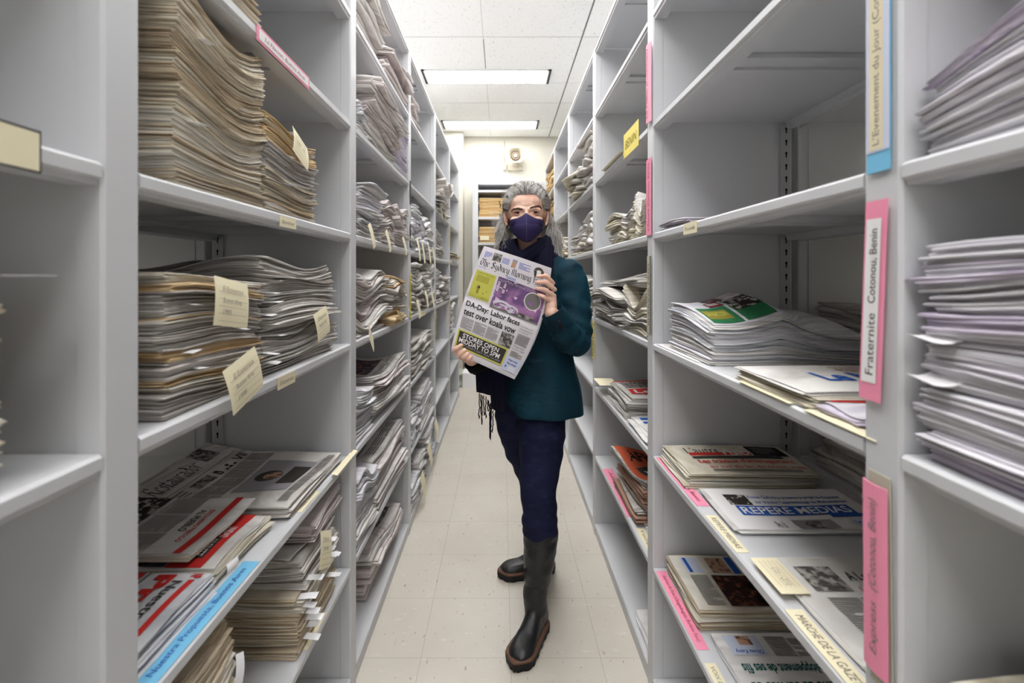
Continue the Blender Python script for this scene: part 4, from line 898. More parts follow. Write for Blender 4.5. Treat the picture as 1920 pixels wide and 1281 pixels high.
def ell(b, c, r, rot=None, n=16, m_=12):
    V = []; c = Vector(c); R_ = rot or Matrix.Identity(3)
    for j in range(1, m_):
        for i in range(n):
            p = PI * j / m_; t = 2 * PI * i / n
            V.append(c + R_ @ Vector((r[0] * math.sin(p) * math.cos(t), r[1] * math.sin(p) * math.sin(t), r[2] * math.cos(p))))
    V.append(c + R_ @ Vector((0, 0, r[2]))); V.append(c + R_ @ Vector((0, 0, -r[2])))
    k = (m_ - 1) * n; f = []
    for j in range(m_ - 2):
        for i in range(n):
            a = j * n + i; a2 = j * n + (i + 1) % n; f.append((a, a + n, a2 + n, a2))
    for i in range(n):
        f.append((k, i, (i + 1) % n)); f.append((k + 1, (m_ - 2) * n + (i + 1) % n, (m_ - 2) * n + i))
    b.add(V, f)
def limb(b, pts, sides=14):
    """capsule chain: (x, y, z, r) points, rounded ends, smooth interpolation"""
    P = [Vector(p[:3]) for p in pts]; r = [p[3] for p in pts]
    PP = []; RR = []
    for i in range(len(P) - 1):
        for k in range(4):
            t = k / 4
            p0, p1, p2, p3 = P[max(i - 1, 0)], P[i], P[i + 1], P[min(i + 2, len(P) - 1)]
            PP.append(.5 * ((2 * p1) + (-p0 + p2) * t + (2 * p0 - 5 * p1 + 4 * p2 - p3) * t * t + (-p0 + 3 * p1 - 3 * p2 + p3) * t ** 3)); RR.append(r[i] + (r[i + 1] - r[i]) * (t * t * (3 - 2 * t)))
    PP.append(P[-1]); RR.append(r[-1])
    d0 = (PP[0] - PP[1]).normalized(); d1 = (PP[-1] - PP[-2]).normalized()
    pre = [(PP[0] + d0 * RR[0] * s_, RR[0] * c_) for s_, c_ in ((.98, .2), (.8, .6), (.5, .87))]
    post = [(PP[-1] + d1 * RR[-1] * s_, RR[-1] * c_) for s_, c_ in ((.5, .87), (.8, .6), (.98, .2))]
    b.tube([p for p, _ in pre] + PP + [p for p, _ in post], [x for _, x in pre] + RR + [x for _, x in post], sides)
def solid(name, b, m, parent, voxel, smooth=4, fac=.5, post=None):
    """unite overlapping closed forms into one continuous skin"""
    o = link(name, b.v, b.f, m)
    rm = o.modifiers.new('r', 'REMESH'); rm.mode = 'VOXEL'; rm.voxel_size = voxel
    if smooth:
        s_ = o.modifiers.new('s', 'SMOOTH'); s_.factor = fac; s_.iterations = smooth
    bpy.context.view_layer.update()
    me = bpy.data.meshes.new_from_object(o.evaluated_get(bpy.context.evaluated_depsgraph_get()))
    o.modifiers.clear(); old = o.data; o.data = me; bpy.data.meshes.remove(old); me.name = name
    n = len(me.vertices); co = np.empty(n * 3); me.vertices.foreach_get('co', co); co = co.reshape(-1, 3)
    if post is not None:
        co = post(co)
        me.vertices.foreach_set('co', co.ravel())
    me.polygons.foreach_set('use_smooth', [True] * len(me.polygons)); me.update()
    if not me.materials: me.materials.append(m)
    if parent: o.parent = parent; o.matrix_parent_inverse = Matrix.Translation(-Vector(parent.location))
    return o
def part(name, b, m, parent, smooth=True):
    o = link(name, b.v, b.f, m, None, b.m, None, smooth); o.parent = parent; 
    if parent: 
        off = Vector((0, 0, 0)); q = parent
        o.matrix_parent_inverse = Matrix.Translation(-person.location) if parent is person else Matrix.Identity(4)
    return o

person = empty('person', (.12, 1.93, 0))
HO = Vector((.0955, 1.893, 1.535))                                   # eye level, middle of the head
HR = Matrix.Rotation(-.04, 3, 'Z') @ Matrix.Rotation(.0, 3, 'Y')
def hd(x, y, z): return HO + HR @ Vector((x, y, z))
# ---- body, one skin
b = MB()
ell(b, hd(0, .015, .03), (.0755, .098, .087), HR, 24, 18)
ell(b, hd(0, -.024, -.035), (.060, .060, .066), HR, 20, 14)
ell(b, hd(0, -.045, -.075), (.033, .034, .026), HR)
ell(b, hd(0, -.03, .045), (.066, .052, .045), HR)
limb(b, [(*hd(-.046, -.062, .012), .009), (*hd(-.025, -.073, .017), .0095), (*hd(0, -.075, .013), .009), (*hd(.025, -.073, .017), .0095), (*hd(.046, -.062, .012), .009)], 10)
limb(b, [(*hd(0, -.076, .012), .008), (*hd(0, -.086, -.012), .0085), (*hd(0, -.098, -.034), .011)], 10)
for s in (-1, 1):
    ell(b, hd(s * .04, -.052, -.03), (.024, .024, .022), HR)
    Rr = HR @ Matrix.Rotation(s * .45, 3, 'Z') @ Matrix.Rotation(-.15, 3, 'X')
    ell(b, hd(s * .079, .014, -.008), (.0065, .017, .027), Rr)
    ell(b, hd(s * .081, .018, .006), (.0085, .016, .017), Rr)
    ell(b, hd(s * .077, .006, -.034), (.005, .007, .008), Rr)
limb(b, [(*hd(0, .03, -.03), .05), (.112, 1.935, 1.43, .050), (.125, 1.95, 1.36, .052), (.13, 1.95, 1.28, .07)], 18)
E1 = Vector((.83, -.558, 0)); E2 = Vector((-.558, -.83, 0))
RT = Matrix(((E1.x, -E2.x, 0), (E1.y, -E2.y, 0), (0, 0, 1)))
ell(b, (.13, 1.945, 1.22), (.145, .095, .14), RT); ell(b, (.13, 1.945, 1.07), (.115, .088, .15), RT); ell(b, (.135, 1.94, .90), (.145, .11, .12), RT)
# arms
limb(b, [(.245, 1.865, 1.315, .048), (.268, 1.80, 1.18, .042), (.27, 1.765, 1.065, .038), (.215, 1.705, 1.125, .033), (*W(1034, 588, 1.665), .024)], 14)
limb(b, [(.005, 2.02, 1.31, .048), (-.015, 1.98, 1.16, .042), (-.03, 1.945, 1.04, .037), (-.07, 1.80, 1.02, .032), (*W(884, 675, 1.66), .022)], 14)
# her left hand over the upper right edge of the paper
YP_ = 1.672
ell(b, W(1034, 561, YP_ + .004), (.018, .016, .030), Matrix.Rotation(-.25, 3, 'Y'))
ell(b, W(1035, 572, YP_ + .002), (.018, .017, .022))
limb(b, [(*W(1033, 588, YP_), .020), (*W(1034, 575, YP_), .020)], 12)
NAILS = []
for tip, pip, mcp, r in (((1009.5, 518.5), (1024, 517.5), (1037, 531), .0080), ((1007, 529.5), (1023, 529.5), (1040, 543), .0084), ((1006.5, 541), (1021, 543), (1039.5, 555), .0080), ((1009, 552.5), (1019, 556.5), (1034, 566), .0072)):
    NAILS.append((W(tip[0] + 2.5, tip[1], YP_ - .014 - r * .86), r))
    limb(b, [(*W(*mcp, YP_), r * .98), (*W((mcp[0] + pip[0]) / 2, (mcp[1] + pip[1]) / 2, YP_ - .015), r * 1.0), (*W(*pip, YP_ - .022), r), (*W((tip[0] + pip[0]) / 2, (tip[1] + pip[1]) / 2, YP_ - .019), r * .92), (*W(*tip, YP_ - .014), r * .82)], 12)
limb(b, [(*W(1036, 576, YP_ + .008), .012), (*W(1027, 560, YP_ + .024), .0105), (*W(1018, 546, YP_ + .024), .009)], 12)
# her right hand under the lower left corner
YQ = 1.622
ell(b, W(875, 670, YQ + .014), (.022, .016, .017), Matrix.Rotation(.3, 3, 'Y'))
limb(b, [(*W(884, 675, YQ + .038), .020), (*W(877, 671, YQ + .018), .018)], 12)
for tip, pip, mcp, r in (((865, 647.5), (852.5, 656), (866, 666), .0086), ((871, 656.5), (860, 666.5), (872, 671), .0088), ((877.5, 663.5), (868, 672), (877, 675), .0082), ((884, 669), (876.5, 676), (883, 678), .0072)):
    limb(b, [(*W(*mcp, YQ + .012), r * 1.1), (*W((mcp[0] + pip[0]) / 2 - 2, (mcp[1] + pip[1]) / 2, YQ + .002), r), (*W(*pip, YQ - .014), r * .98), (*W((tip[0] + pip[0]) / 2, (tip[1] + pip[1]) / 2, YQ - .020), r * .92), (*W(*tip, YQ - .018), r * .82)], 12)
limb(b, [(*W(880, 668, YQ + .022), .012), (*W(878, 655, YQ + .026), .0105), (*W(874, 645, YQ + .024), .009)], 12)
# legs
FL = [(.165, 1.89, .86, .085), (.153, 1.87, .715, .080), (.142, 1.83, .56, .062), (.136, 1.80, .48, .054), (.140, 1.785, .36, .048), (.132, 1.775, .22, .040), (.122, 1.768, .12, .032), (.112, 1.735, .062, .020), (.06, 1.63, .048, .008)]
BL = [(.09, 1.99, .86, .085), (.062, 2.02, .715, .075), (.082, 2.055, .56, .060), (.112, 2.08, .48, .052), (.145, 2.10, .36, .047), (.175, 2.115, .22, .040), (.187, 2.12, .12, .032), (.155, 2.115, .062, .020), (.03, 2.09, .048, .008)]
limb(b, FL, 14); limb(b, BL, 14)
body = solid('body', b, M_skin, None, .0024, 3, .5)
body.parent = person; body.matrix_parent_inverse = Matrix.Translation(-person.location)
bm_ = BVHTree.FromPolygons([tuple(v.co) for v in body.data.vertices], [tuple(p.vertices) for p in body.data.polygons])
def face_y(x, z, default=-.07):
    o_ = hd(x, -.3, z); d_ = HR @ Vector((0, 1, 0)); h = bm_.ray_cast(o_, d_)
    return (HR.inverted() @ (h[0] - HO)).y if h[0] else default
def sub(name, b, m, parent, smooth=True):
    o = link(name, b.v, b.f, m, None, b.m, None, smooth); o.parent = parent
    o.matrix_parent_inverse = Matrix.Translation(-person.location) if parent is person else Matrix.Identity(4)
    return o
for c_, r in NAILS:
    b = MB(); ell(b, c_ + Vector((0, .0006, 0)), (.0055, .0016, r * .62), None, 12, 8); sub('fingernail', b, M_nail, person)
# ---- eyes, lids, brows
M_eye = mat('eye_white', srgb(205, 190, 182), .35, spec=.4); M_iris = mat('iris_brown', srgb(58, 38, 28), .35, spec=.3); M_pupil = mat('pupil', srgb(12, 10, 10), .4, spec=.3)
M_lid = mat('eyelid_skin', srgb(206, 154, 132), .5); M_lash = mat('lash', srgb(48, 36, 32), .6); M_brow = mat('brow_hair', srgb(88, 66, 56), .8, noise=[((300, 300, 200), srgb(112, 84, 72), .5, .6, 3)])
for s in (-1, 1):
    ex, ez = s * .0325, (0 if s < 0 else .0008); ey = face_y(ex, ez) + .0088
    b = MB(); ell(b, hd(ex, ey, ez), (.0122, .0122, .0115), None, 20, 14)
    e_ = sub('eye', b, M_eye, person)
    b = MB(); n = 20
    for rr, ex_, mi in ((.0076, .00025, 0), (.0034, .0005, 1)):
        V = [hd(ex, ey - .0122 - ex_, ez + .0004)]
        for q_ in (1, 2, 3, 4):
            r_ = rr * q_ / 4; dy = -math.sqrt(.0122 ** 2 - r_ ** 2) - ex_
            V += [hd(ex + r_ * math.cos(2 * PI * i / n), ey + dy, ez + .0004 + r_ * math.sin(2 * PI * i / n)) for i in range(n)]
        f = [(0, i + 1, (i + 1) % n + 1) for i in range(n)] + [(1 + q_ * n + i, 1 + (q_ + 1) * n + i, 1 + (q_ + 1) * n + (i + 1) % n, 1 + q_ * n + (i + 1) % n) for q_ in range(3) for i in range(n)]
        b.add(V, f, mi)
    sub('iris', b, [M_iris, M_pupil], e_)
    up = MB(); lo = MB(); la = MB()
    U_ = []; 
    for k in range(9):
        t = -1 + k / 4; x = ex + t * .0150; op = (1 - t * t) ** .5 if abs(t) < 1 else 0
        yb = ey - .0127 * max(.2, math.sqrt(max(0, 1 - (t * .93) ** 2))) + .0004
        U_.append((x, yb, ez, op))
    up.tube([hd(x, y - .0004, ez + .0054 * op + .0010) for x, y, z, op in U_], [.0012 + .0018 * op for *_, op in U_], 8)
    lo.tube([hd(x, y - .0002, ez - .0052 * op - .0006) for x, y, z, op in U_], [.001 + .0018 * op for *_, op in U_], 8)
    la.tube([hd(x, y - .0022, ez + .0046 * op - .0004) for x, y, z, op in U_], [.0005 + .0009 * op for *_, op in U_], 6)
    sub('eyelid', up, M_lid, person); sub('eyelid', lo, M_lid, person); sub('eyelashes', la, M_lash, person)
for pts in ([(-.054, .010, .6), (-.045, .0145, 1), (-.033, .0155, 1.1), (-.018, .0125, .9), (-.014, .012, .5)], [(.011, .0155, .5), (.016, .018, 1), (.034, .0235, 1.15), (.047, .026, 1), (.055, .0205, .5)]):
    b = MB(); sg = -1 if pts[0][0] < 0 else 1; xs_ = [p[0] for p in pts]; zs_ = [p[1] for p in pts]; ws_ = [p[2] for p in pts]
    for q_ in range(230):
        x = prs.uniform(min(xs_), max(xs_)); z = np.interp(x, xs_, zs_); w_ = np.interp(x, xs_, ws_); z += prs.uniform(-1, 1) * .0036 * w_
        dx, dz = sg * prs.uniform(.003, .006), prs.uniform(-.0006, .0022); P_ = []
        for k in range(4):
            t = k / 3; xx, zz2 = x + dx * t, z + dz * t * (1 - .3 * t); P_.append(hd(xx, face_y(xx, zz2) - .0006 - .0008 * math.sin(PI * t), zz2))
        b.tube(P_, [.00042, .0005, .0004, .00015], 4)
    sub('eyebrow', b, M_brow, person)
# ---- face mask
b = MB(); nu, nv = 33, 21
def msurf(u, v, out=0):
    a = abs(u); zt = -.004 - .020 * a ** .8 - .004 * math.sin(PI * a); zb = -.112 + .046 * a ** 1.55
    z = zt + (zb - zt) * v; hw = .0625 * (1 - .06 * (2 * v - 1) ** 2); x = .002 * (1 - a) * (v - .5) + hw * u
    yc = -.094 - .036 * math.sin(PI * min(1, max(0, v * .92 + .04))) ** .75
    y = yc + (-.034 - yc) * a ** 1.7
    y -= .0016 * math.sin(v * 15) * (1 - a) * a * 3
    y = min(y, face_y(x, z, 0) - .0022)
    return hd(x, y - out, z)
V = [msurf(-1 + 2 * i / (nu - 1), j / (nv - 1)) for j in range(nv) for i in range(nu)]
b.add(V, [(j * nu + i, j * nu + i + 1, (j + 1) * nu + i + 1, (j + 1) * nu + i) for j in range(nv - 1) for i in range(nu - 1)])
mask = sub('face_mask', b, M_mask, person)
so = mask.modifiers.new('t', 'SOLIDIFY'); so.thickness = .0014; so.offset = 0
b = MB(); b.tube([msurf(0, j / 16, .001) for j in range(17)], .0009, 6)
b.tube([msurf(-.72 + .72 * k / 6, .36 + .02 * k / 6, .0008) for k in range(7)], .0006, 5); b.tube([msurf(.72 * k / 6, .38 - .02 * k / 6, .0008) for k in range(7)], .0006, 5)
sub('seam', b, M_seam, mask)
b = MB()
for s in (-1, 1): b.tube([msurf(s, k / 14) for k in range(15)], .0011, 6)
b.tube([msurf(-1 + k / 12, 0) for k in range(25)], .0009, 6); b.tube([msurf(-1 + k / 12, 1) for k in range(25)], .001, 6)
sub('hem', b, M_cord, mask)
for s in (-1, 1):
    b = MB(); b.tube([msurf(s, .12), hd(s * .074, -.012, -.012), hd(s * .086, .014, .016), hd(s * .086, .03, .0)], .0011, 6)
    b.tube([msurf(s, .85), hd(s * .073, -.005, -.052), hd(s * .083, .016, -.038), hd(s * .087, .03, -.01)], .0011, 6)
    sub('ear_loop', b, M_cord, mask)
# ---- hair
def cap(d, off=0):
    """point on the hair shell in direction d from the skull centre"""
    d = Vector(d).normalized(); k = 1 / math.sqrt((d.x / .0805) ** 2 + (d.y / .106) ** 2 + (d.z / .095) ** 2)
    return Vector((0, .02, .030)) + d * (k + off)
b = MB(); nA, nB = 40, 22; V = []; keep = {}
for j in range(nB + 1):
    for i in range(nA):
        t = 2 * PI * i / nA; el = PI * .5 - j * (PI * .80) / nB
        d = Vector((math.cos(el) * math.sin(t), -math.cos(el) * math.cos(t), math.sin(el))); V.append(cap(d, -.001))
F_ = []
for j in range(nB):
    for i in range(nA):
        q = (j * nA + i, (j + 1) * nA + i, (j + 1) * nA + (i + 1) % nA, j * nA + (i + 1) % nA)
        c_ = sum((V[k] for k in q), Vector()) / 4
        front = c_.y < -.012 and c_.z < .070 - max(0, abs(c_.x) - .045) * 1.6 and not (abs(c_.x) > .068 and c_.z > .0)
        low = c_.z < .02 and c_.y < .022
        if not front and not low: F_.append(q)
b.add([hd(*v) for v in V], F_)
hair = sub('hair', b, HAIR[1], person)
b = MB()
def strand(P, r, m):
    b.tube([hd(*p) for p in P], [r * k for k in ([.7] + [1] * (len(P) - 3) + [.8, .25])], 3, m)
for i in range(2700):
    s = 1 if prs.random() < .53 else -1
    kind = prs.random()
    az = s * abs(prs.gauss(0, 1)) * .8 if kind < .55 else s * prs.uniform(.2, 2.9)
    if kind < .55:      # from the hairline backwards and round to the side
        x0 = max(-.067, min(.067, .072 * math.sin(az))); z0 = .066 - max(0, abs(x0) - .030) * 1.15 + prs.uniform(-.003, .022)
        d0 = Vector((x0, -.088 + abs(x0) * .42, z0 - .03))
    else:
        el = prs.uniform(.1, 1.35); d0 = Vector((math.cos(el) * math.sin(az), -math.cos(el) * math.cos(az), math.sin(el)))
        if d0.y < -.3 and d0.z < .55: d0.z = .8
    d0.normalize()
    d1 = Vector((s * prs.uniform(.75, 1.0), prs.uniform(.05, .8), prs.uniform(-.25, .1))).normalized()
    mid = Vector((s * .4 + d0.x * .4, prs.uniform(.0, .45), 1.0)).normalized()
    if prs.random() < (.75 if abs(d0.x) < .35 else .2): mid = Vector((d0.x * .6 + prs.uniform(-.12, .12), prs.uniform(.1, .5), 1.0)).normalized(); d1 = Vector((s * prs.uniform(.05, .7), 1, prs.uniform(-.1, .2))).normalized()
    if abs(d0.x) > .6: mid = (d0 + d1 + Vector((0, 0, .25))).normalized()
    P = []; lf = prs.uniform(.001, .013); ph = prs.uniform(0, 6); wv = prs.uniform(.0, .0022)
    for k in range(9):
        t = k / 8; d = (d0 * (1 - t) ** 2 + mid * 2 * t * (1 - t) + d1 * t * t); P.append(cap(d, lf * math.sin(PI * min(1, t * 1.1 + .08)) + .001 + .006 * t) + Vector((0, wv * math.sin(t * 11 + ph), 0)))
    e = P[-1].copy(); fx = s * (prs.uniform(.080, .125) if s < 0 else prs.uniform(.082, .148)); fy = prs.uniform(-.02, .075); ln = -.19 + .13 * prs.random() ** 1.6 - (.015 if s > 0 else 0)
    am = prs.uniform(.003, .009); fr = prs.uniform(8, 17)
    for k in range(1, 14):
        t = k / 13; x = e.x + (fx - e.x) * (t ** .8) + am * math.sin(fr * t + ph) * min(1, t * 2); y = e.y + (fy - e.y) * t + am * math.cos(fr * t + ph) * min(1, t * 2); z = e.z + (ln - e.z) * t
        P.append(Vector((x, y, z)))
    wd = prs.random() * (1 if kind < .55 else 1.12); m = 0 if wd < .50 else 1 if wd < .78 else 2 if wd < .86 else 3
    if kind < .55 and abs(x0) < .020 and prs.random() < .5: m = 2
    if abs(x0 if kind < .55 else 1) > .05 and kind < .55 and prs.random() < .4: m = prs.choice((1, 3, 2))
    strand(P, prs.uniform(.0004, .00085), m)
for i in range(520):      # frizz and flyaways around the outline
    s = 1 if prs.random() < .6 else -1; t0 = prs.random()
    if t0 < .35: a0 = cap((s * prs.uniform(.1, 1), prs.uniform(-.2, .5), prs.uniform(.3, 1)), .008)
    else: a0 = Vector((s * prs.uniform(.085, .125), prs.uniform(-.01, .06), prs.uniform(-.16, .02)))
    out = Vector((s * prs.uniform(.3, 1), prs.uniform(-.3, .3), prs.uniform(-.5, .8) if t0 < .35 else prs.uniform(-.9, .3))).normalized() * prs.uniform(.012, .04)
    P = [a0 + out * (k / 6) + Vector((prs.gauss(0, .0022), prs.gauss(0, .0022), prs.gauss(0, .0022) - .01 * (k / 6) ** 2)) for k in range(7)]
    strand(P, .0003, prs.choice((0, 0, 1, 3)))
sub('strands', b, HAIR, hair)
# ---- trousers
def wrinkle(amp, sc_, seed, zs=1.0):
    def f(co):
        out = co.copy()
        for i in range(len(co)):
            v = mnoise.noise_vector(Vector((co[i, 0] * sc_ + seed, co[i, 1] * sc_, co[i, 2] * sc_ * zs)))
            out[i] += np.array(v) * amp
        return out
    return f
b = MB()
ell(b, (.133, 1.942, .90), (.155, .118, .13), RT, 20, 14)
limb(b, [(.172, 1.915, .86, .088), (.158, 1.89, .77, .090), (.155, 1.87, .70, .092), (.146, 1.835, .58, .078), (.135, 1.80, .49, .067), (.139, 1.795, .45, .066), (.141, 1.79, .42, .0625), (.140, 1.79, .395, .068), (.142, 1.79, .375, .063), (.142, 1.79, .355, .067), (.144, 1.79, .335, .062)], 22)
limb(b, [(.085, 1.985, .86, .098), (.060, 2.02, .72, .090), (.078, 2.055, .58, .072), (.108, 2.08, .49, .063), (.13, 2.09, .42, .058), (.145, 2.10, .35, .058)], 22)
solid('jeans', b, M_jeans, None, .006, 2, .5, wrinkle(.006, 14, 3, 1.8)).parent = person
bpy.data.objects['jeans'].matrix_parent_inverse = Matrix.Translation(-person.location)
# ---- boots
def boot(heel, toe, shaft, label):
    heel = Vector(heel); toe = Vector(toe); d = (toe - heel); Ln = d.length; d.normalize(); n_ = Vector((-d.y, d.x, 0))
    b = MB(); sec = [(-.01, .018, .075), (.03, .032, .115), (.15, .036, .125), (.28, .035, .118), (.40, .036, .098), (.52, .038, .078), (.65, .042, .066), (.78, .044, .060), (.88, .041, .055), (.95, .033, .049), (1.0, .020, .042)]
    rings = 18; V = []
    for s_, hw, h in sec:
        for k in range(rings):
            t = 2 * PI * k / rings; c_, sn = math.cos(t), math.sin(t)
            z = .034 + (h - .034) * (max(0, sn) ** .8) if sn > 0 else .034 - .006 * (-sn)
            w_ = hw * (abs(c_) ** .75) * (1 if c_ > 0 else -1)
            p = heel + d * (s_ * Ln) + n_ * w_; V.append((p.x, p.y, z))
    m = len(sec); f = [(i * rings + k, i * rings + (k + 1) % rings, (i + 1) * rings + (k + 1) % rings, (i + 1) * rings + k) for i in range(m - 1) for k in range(rings)] + [tuple(range(rings - 1, -1, -1)), tuple(range((m - 1) * rings, m * rings))]
    b.add(V, f); limb(b, shaft[:-1], 22)
    top = shaft[-1]
    b.tube([shaft[-2][:3], top[:3]], [shaft[-2][3], top[3]], 22)
    o = solid('boot', b, M_boot, None, .005, 3, .5, wrinkle(.0035, 22, 9, 1.6)); o.parent = person; o.matrix_parent_inverse = Matrix.Translation(-person.location)
    def outline(grow, lug=0):
        P = []; N = 72
        for k in range(N):
            t = 2 * PI * k / N; s_ = .5 - .5 * math.cos(t); side = 1 if t < PI else -1
            xs = [q[0] for q in sec]; ws = [q[1] for q in sec]
            w_ = np.interp(s_, xs, ws) * min(1, math.sqrt(max(0, s_ * 9)) if s_ < .11 else 1) * min(1, math.sqrt(max(0, (1 - s_) * 7)) if s_ > .857 else 1)
            g_ = grow - (lug if (k // 2) % 2 else 0)
            p = heel + d * (s_ * Ln + (g_ + .006) * -math.cos(t)) + n_ * side * (w_ + g_ * abs(math.sin(t))); P.append((p.x, p.y))
        return P
    b = MB(); A = outline(.009); N = len(A); B_ = outline(.007, .0025)
    V = [(x, y, 0) for x, y in B_] + [(x, y, .012) for x, y in B_] + [(x, y, .0125) for x, y in A] + [(x, y, .027) for x, y in A]
    f = [(l * N + k, l * N + (k + 1) % N, (l + 1) * N + (k + 1) % N, (l + 1) * N + k) for l in range(3) for k in range(N)] + [tuple(range(N - 1, -1, -1)), tuple(range(3 * N, 4 * N))]
    b.add(V, f); sub('outsole', b, M_sole, o, False)
    b = MB(); A = outline(.0085); B_ = outline(.0045)
    V = [(x, y, .0272) for x, y in A] + [(x, y, .032) for x, y in A] + [(x, y, .0355) for x, y in B_]
    f = [(l * N + k, l * N + (k + 1) % N, (l + 1) * N + (k + 1) % N, (l + 1) * N + k) for l in range(2) for k in range(N)] + [tuple(range(N - 1, -1, -1)), tuple(range(2 * N, 3 * N))]
    b.add(V, f); sub('welt', b, M_welt, o, False)['label'] = 'brown welt'
    return o
bt = boot((.146, 1.80, 0), (.045, 1.592, 0), [(.125, 1.758, .075, .040), (.122, 1.762, .115, .0425), (.124, 1.768, .15, .046), (.128, 1.772, .165, .043), (.131, 1.775, .19, .050), (.135, 1.778, .24, .056), (.141, 1.785, .30, .062), (.144, 1.79, .352, .0645), (.144, 1.79, .358, .0645)], '')
b = MB(); b.box(.078, .084, 1.752, 1.758, .20, .235); sub('zip_pull', b, M_cord, bt, False)
boot((.222, 2.135, 0), (-.005, 2.085, 0), [(.185, 2.12, .075, .040), (.187, 2.12, .115, .043), (.178, 2.115, .18, .050), (.165, 2.11, .26, .058), (.15, 2.10, .345, .062), (.15, 2.10, .35, .062)], '')
# ---- black top
def tring(z, a, bb, cx, cy, th): p = Vector((cx, cy, z)) + E1 * (a * math.sin(th)) + E2 * (bb * math.cos(th)); return p
RG = [(.768, .182, .150, .140, 1.93), (.80, .179, .146, .139, 1.93), (.86, .173, .134, .137, 1.935), (.93, .160, .119, .135, 1.94), (1.0, .146, .112, .132, 1.943), (1.06, .142, .110, .131, 1.945), (1.13, .150, .114, .13, 1.945),
      (1.20, .160, .116, .13, 1.945), (1.27, .168, .108, .13, 1.945), (1.315, .166, .095, .13, 1.945), (1.345, .150, .078, .13, 1.947), (1.372, .108, .064, .128, 1.948), (1.395, .070, .058, .125, 1.948), (1.412, .062, .056, .122, 1.946)]
b = MB(); n = 32; V = []
zz = [r for r in RG if r[0] > .82]
for z, a, bb, cx, cy in zz:
    for k in range(n): V.append(tring(z, a * .92, bb * .90, cx, cy, 2 * PI * k / n))
b.add(V, [(i * n + k, i * n + (k + 1) % n, (i + 1) * n + (k + 1) % n, (i + 1) * n + k) for i in range(len(zz) - 1) for k in range(n)])
sub('black_top', b, M_shirt, person)
# ---- jacket
b = MB(); V = []; nt_ = 44; rr = []
for i in range(len(RG) - 1):
    for k in range(3):
        t = k / 3; rr.append(tuple(RG[i][q] + (RG[i + 1][q] - RG[i][q]) * t for q in range(5)))
rr.append(RG[-1])
for z, a, bb, cx, cy in rr:
    s0 = math.radians(-22 + 30 * max(0, (.85 - z) / .085) ** 1.8 + (0 if z < 1.1 else (z - 1.1) * 260)); s1 = math.radians(285 - (0 if z < 1.1 else (z - 1.1) * 60))
    for k in range(nt_):
        th = s0 + (s1 - s0) * k / (nt_ - 1); p = tring(z, a, bb, cx, cy, th)
        w_ = mnoise.noise(Vector((th * 1.6, z * 9, 4))) * .007; fold = .004 * math.sin(th * 9) * max(0, (1.0 - z) / .23)
        d = Vector((p.x - cx, p.y - cy, 0)).normalized(); V.append(p + d * (w_ + fold + .004))
m = len(rr)
b.add(V, [(i * nt_ + k, i * nt_ + k + 1, (i + 1) * nt_ + k + 1, (i + 1) * nt_ + k) for i in range(m - 1) for k in range(nt_ - 1)])
jk = sub('jacket', b, M_velvet, person)
so = jk.modifiers.new('t', 'SOLIDIFY'); so.thickness = .006; so.offset = 1
ss = jk.modifiers.new('s', 'SUBSURF'); ss.levels = 1; ss.render_levels = 1
def sleeve(pts, name='sleeve', mt=None):
    b = MB(); P = [Vector(p[:3]) for p in pts]; PP = []; RR = []
    for i in range(len(P) - 1):
        for k in range(7):
            t = k / 7; p0, p1, p2, p3 = P[max(i - 1, 0)], P[i], P[i + 1], P[min(i + 2, len(P) - 1)]
            PP.append(.5 * ((2 * p1) + (-p0 + p2) * t + (2 * p0 - 5 * p1 + 4 * p2 - p3) * t * t + (-p0 + 3 * p1 - 3 * p2 + p3) * t ** 3)); RR.append(pts[i][3] + (pts[i + 1][3] - pts[i][3]) * t)
    PP.append(P[-1]); RR.append(pts[-1][3])
    d0 = (PP[0] - PP[1]).normalized(); PP = [PP[0] + d0 * RR[0] * .75, PP[0] + d0 * RR[0] * .5] + PP; RR = [RR[0] * .35, RR[0] * .8] + RR
    sides = 24; n0 = len(b.v); b.tube(PP, RR, sides, 0, False)
    Vn = []
    for i in range(len(PP)):
        for k in range(sides):
            v = b.v[i * sides + k]; v = Vector(v); d = (v - PP[i]).normalized()
            t = i / len(PP)
            w_ = mnoise.noise(Vector((k * .5, i * .55, 1.7))) * .007 + .0062 * math.sin(i * 1.45 + math.cos(2 * PI * k / sides) * 2.2) * math.exp(-((t - .48) / .26) ** 2)
            if i > len(PP) - 3: w_ *= .2
            Vn.append(v + d * w_)
    b.v = Vn
    if name == 'sleeve':
        # turned edge inside the cuff
        i0 = (len(PP) - 1) * sides; c_ = PP[-1]; dd = (PP[-1] - PP[-2]).normalized()
        inner = [Vector(b.v[i0 + k]).lerp(c_, .12) for k in range(sides)]; inner2 = [p - dd * .05 for p in inner]; n1 = len(b.v); b.v += inner + inner2
        for k in range(sides):
            k2 = (k + 1) % sides; b.f.append((i0 + k, i0 + k2, n1 + k2, n1 + k)); b.f.append((n1 + k, n1 + k2, n1 + sides + k2, n1 + sides + k)); b.m += [0, 0]
    o_ = sub(name, b, mt or M_velvet, jk); q_ = o_.modifiers.new('s', 'SUBSURF'); q_.levels = 1; q_.render_levels = 1; return o_
sl = sleeve([(.248, 1.868, 1.308, .068), (.268, 1.83, 1.24, .064), (.272, 1.79, 1.14, .059), (.268, 1.755, 1.065, .057), (.235, 1.715, 1.085, .053), (*W(1047, 603, 1.675), .046), (*W(1035, 583, 1.665), .041)])
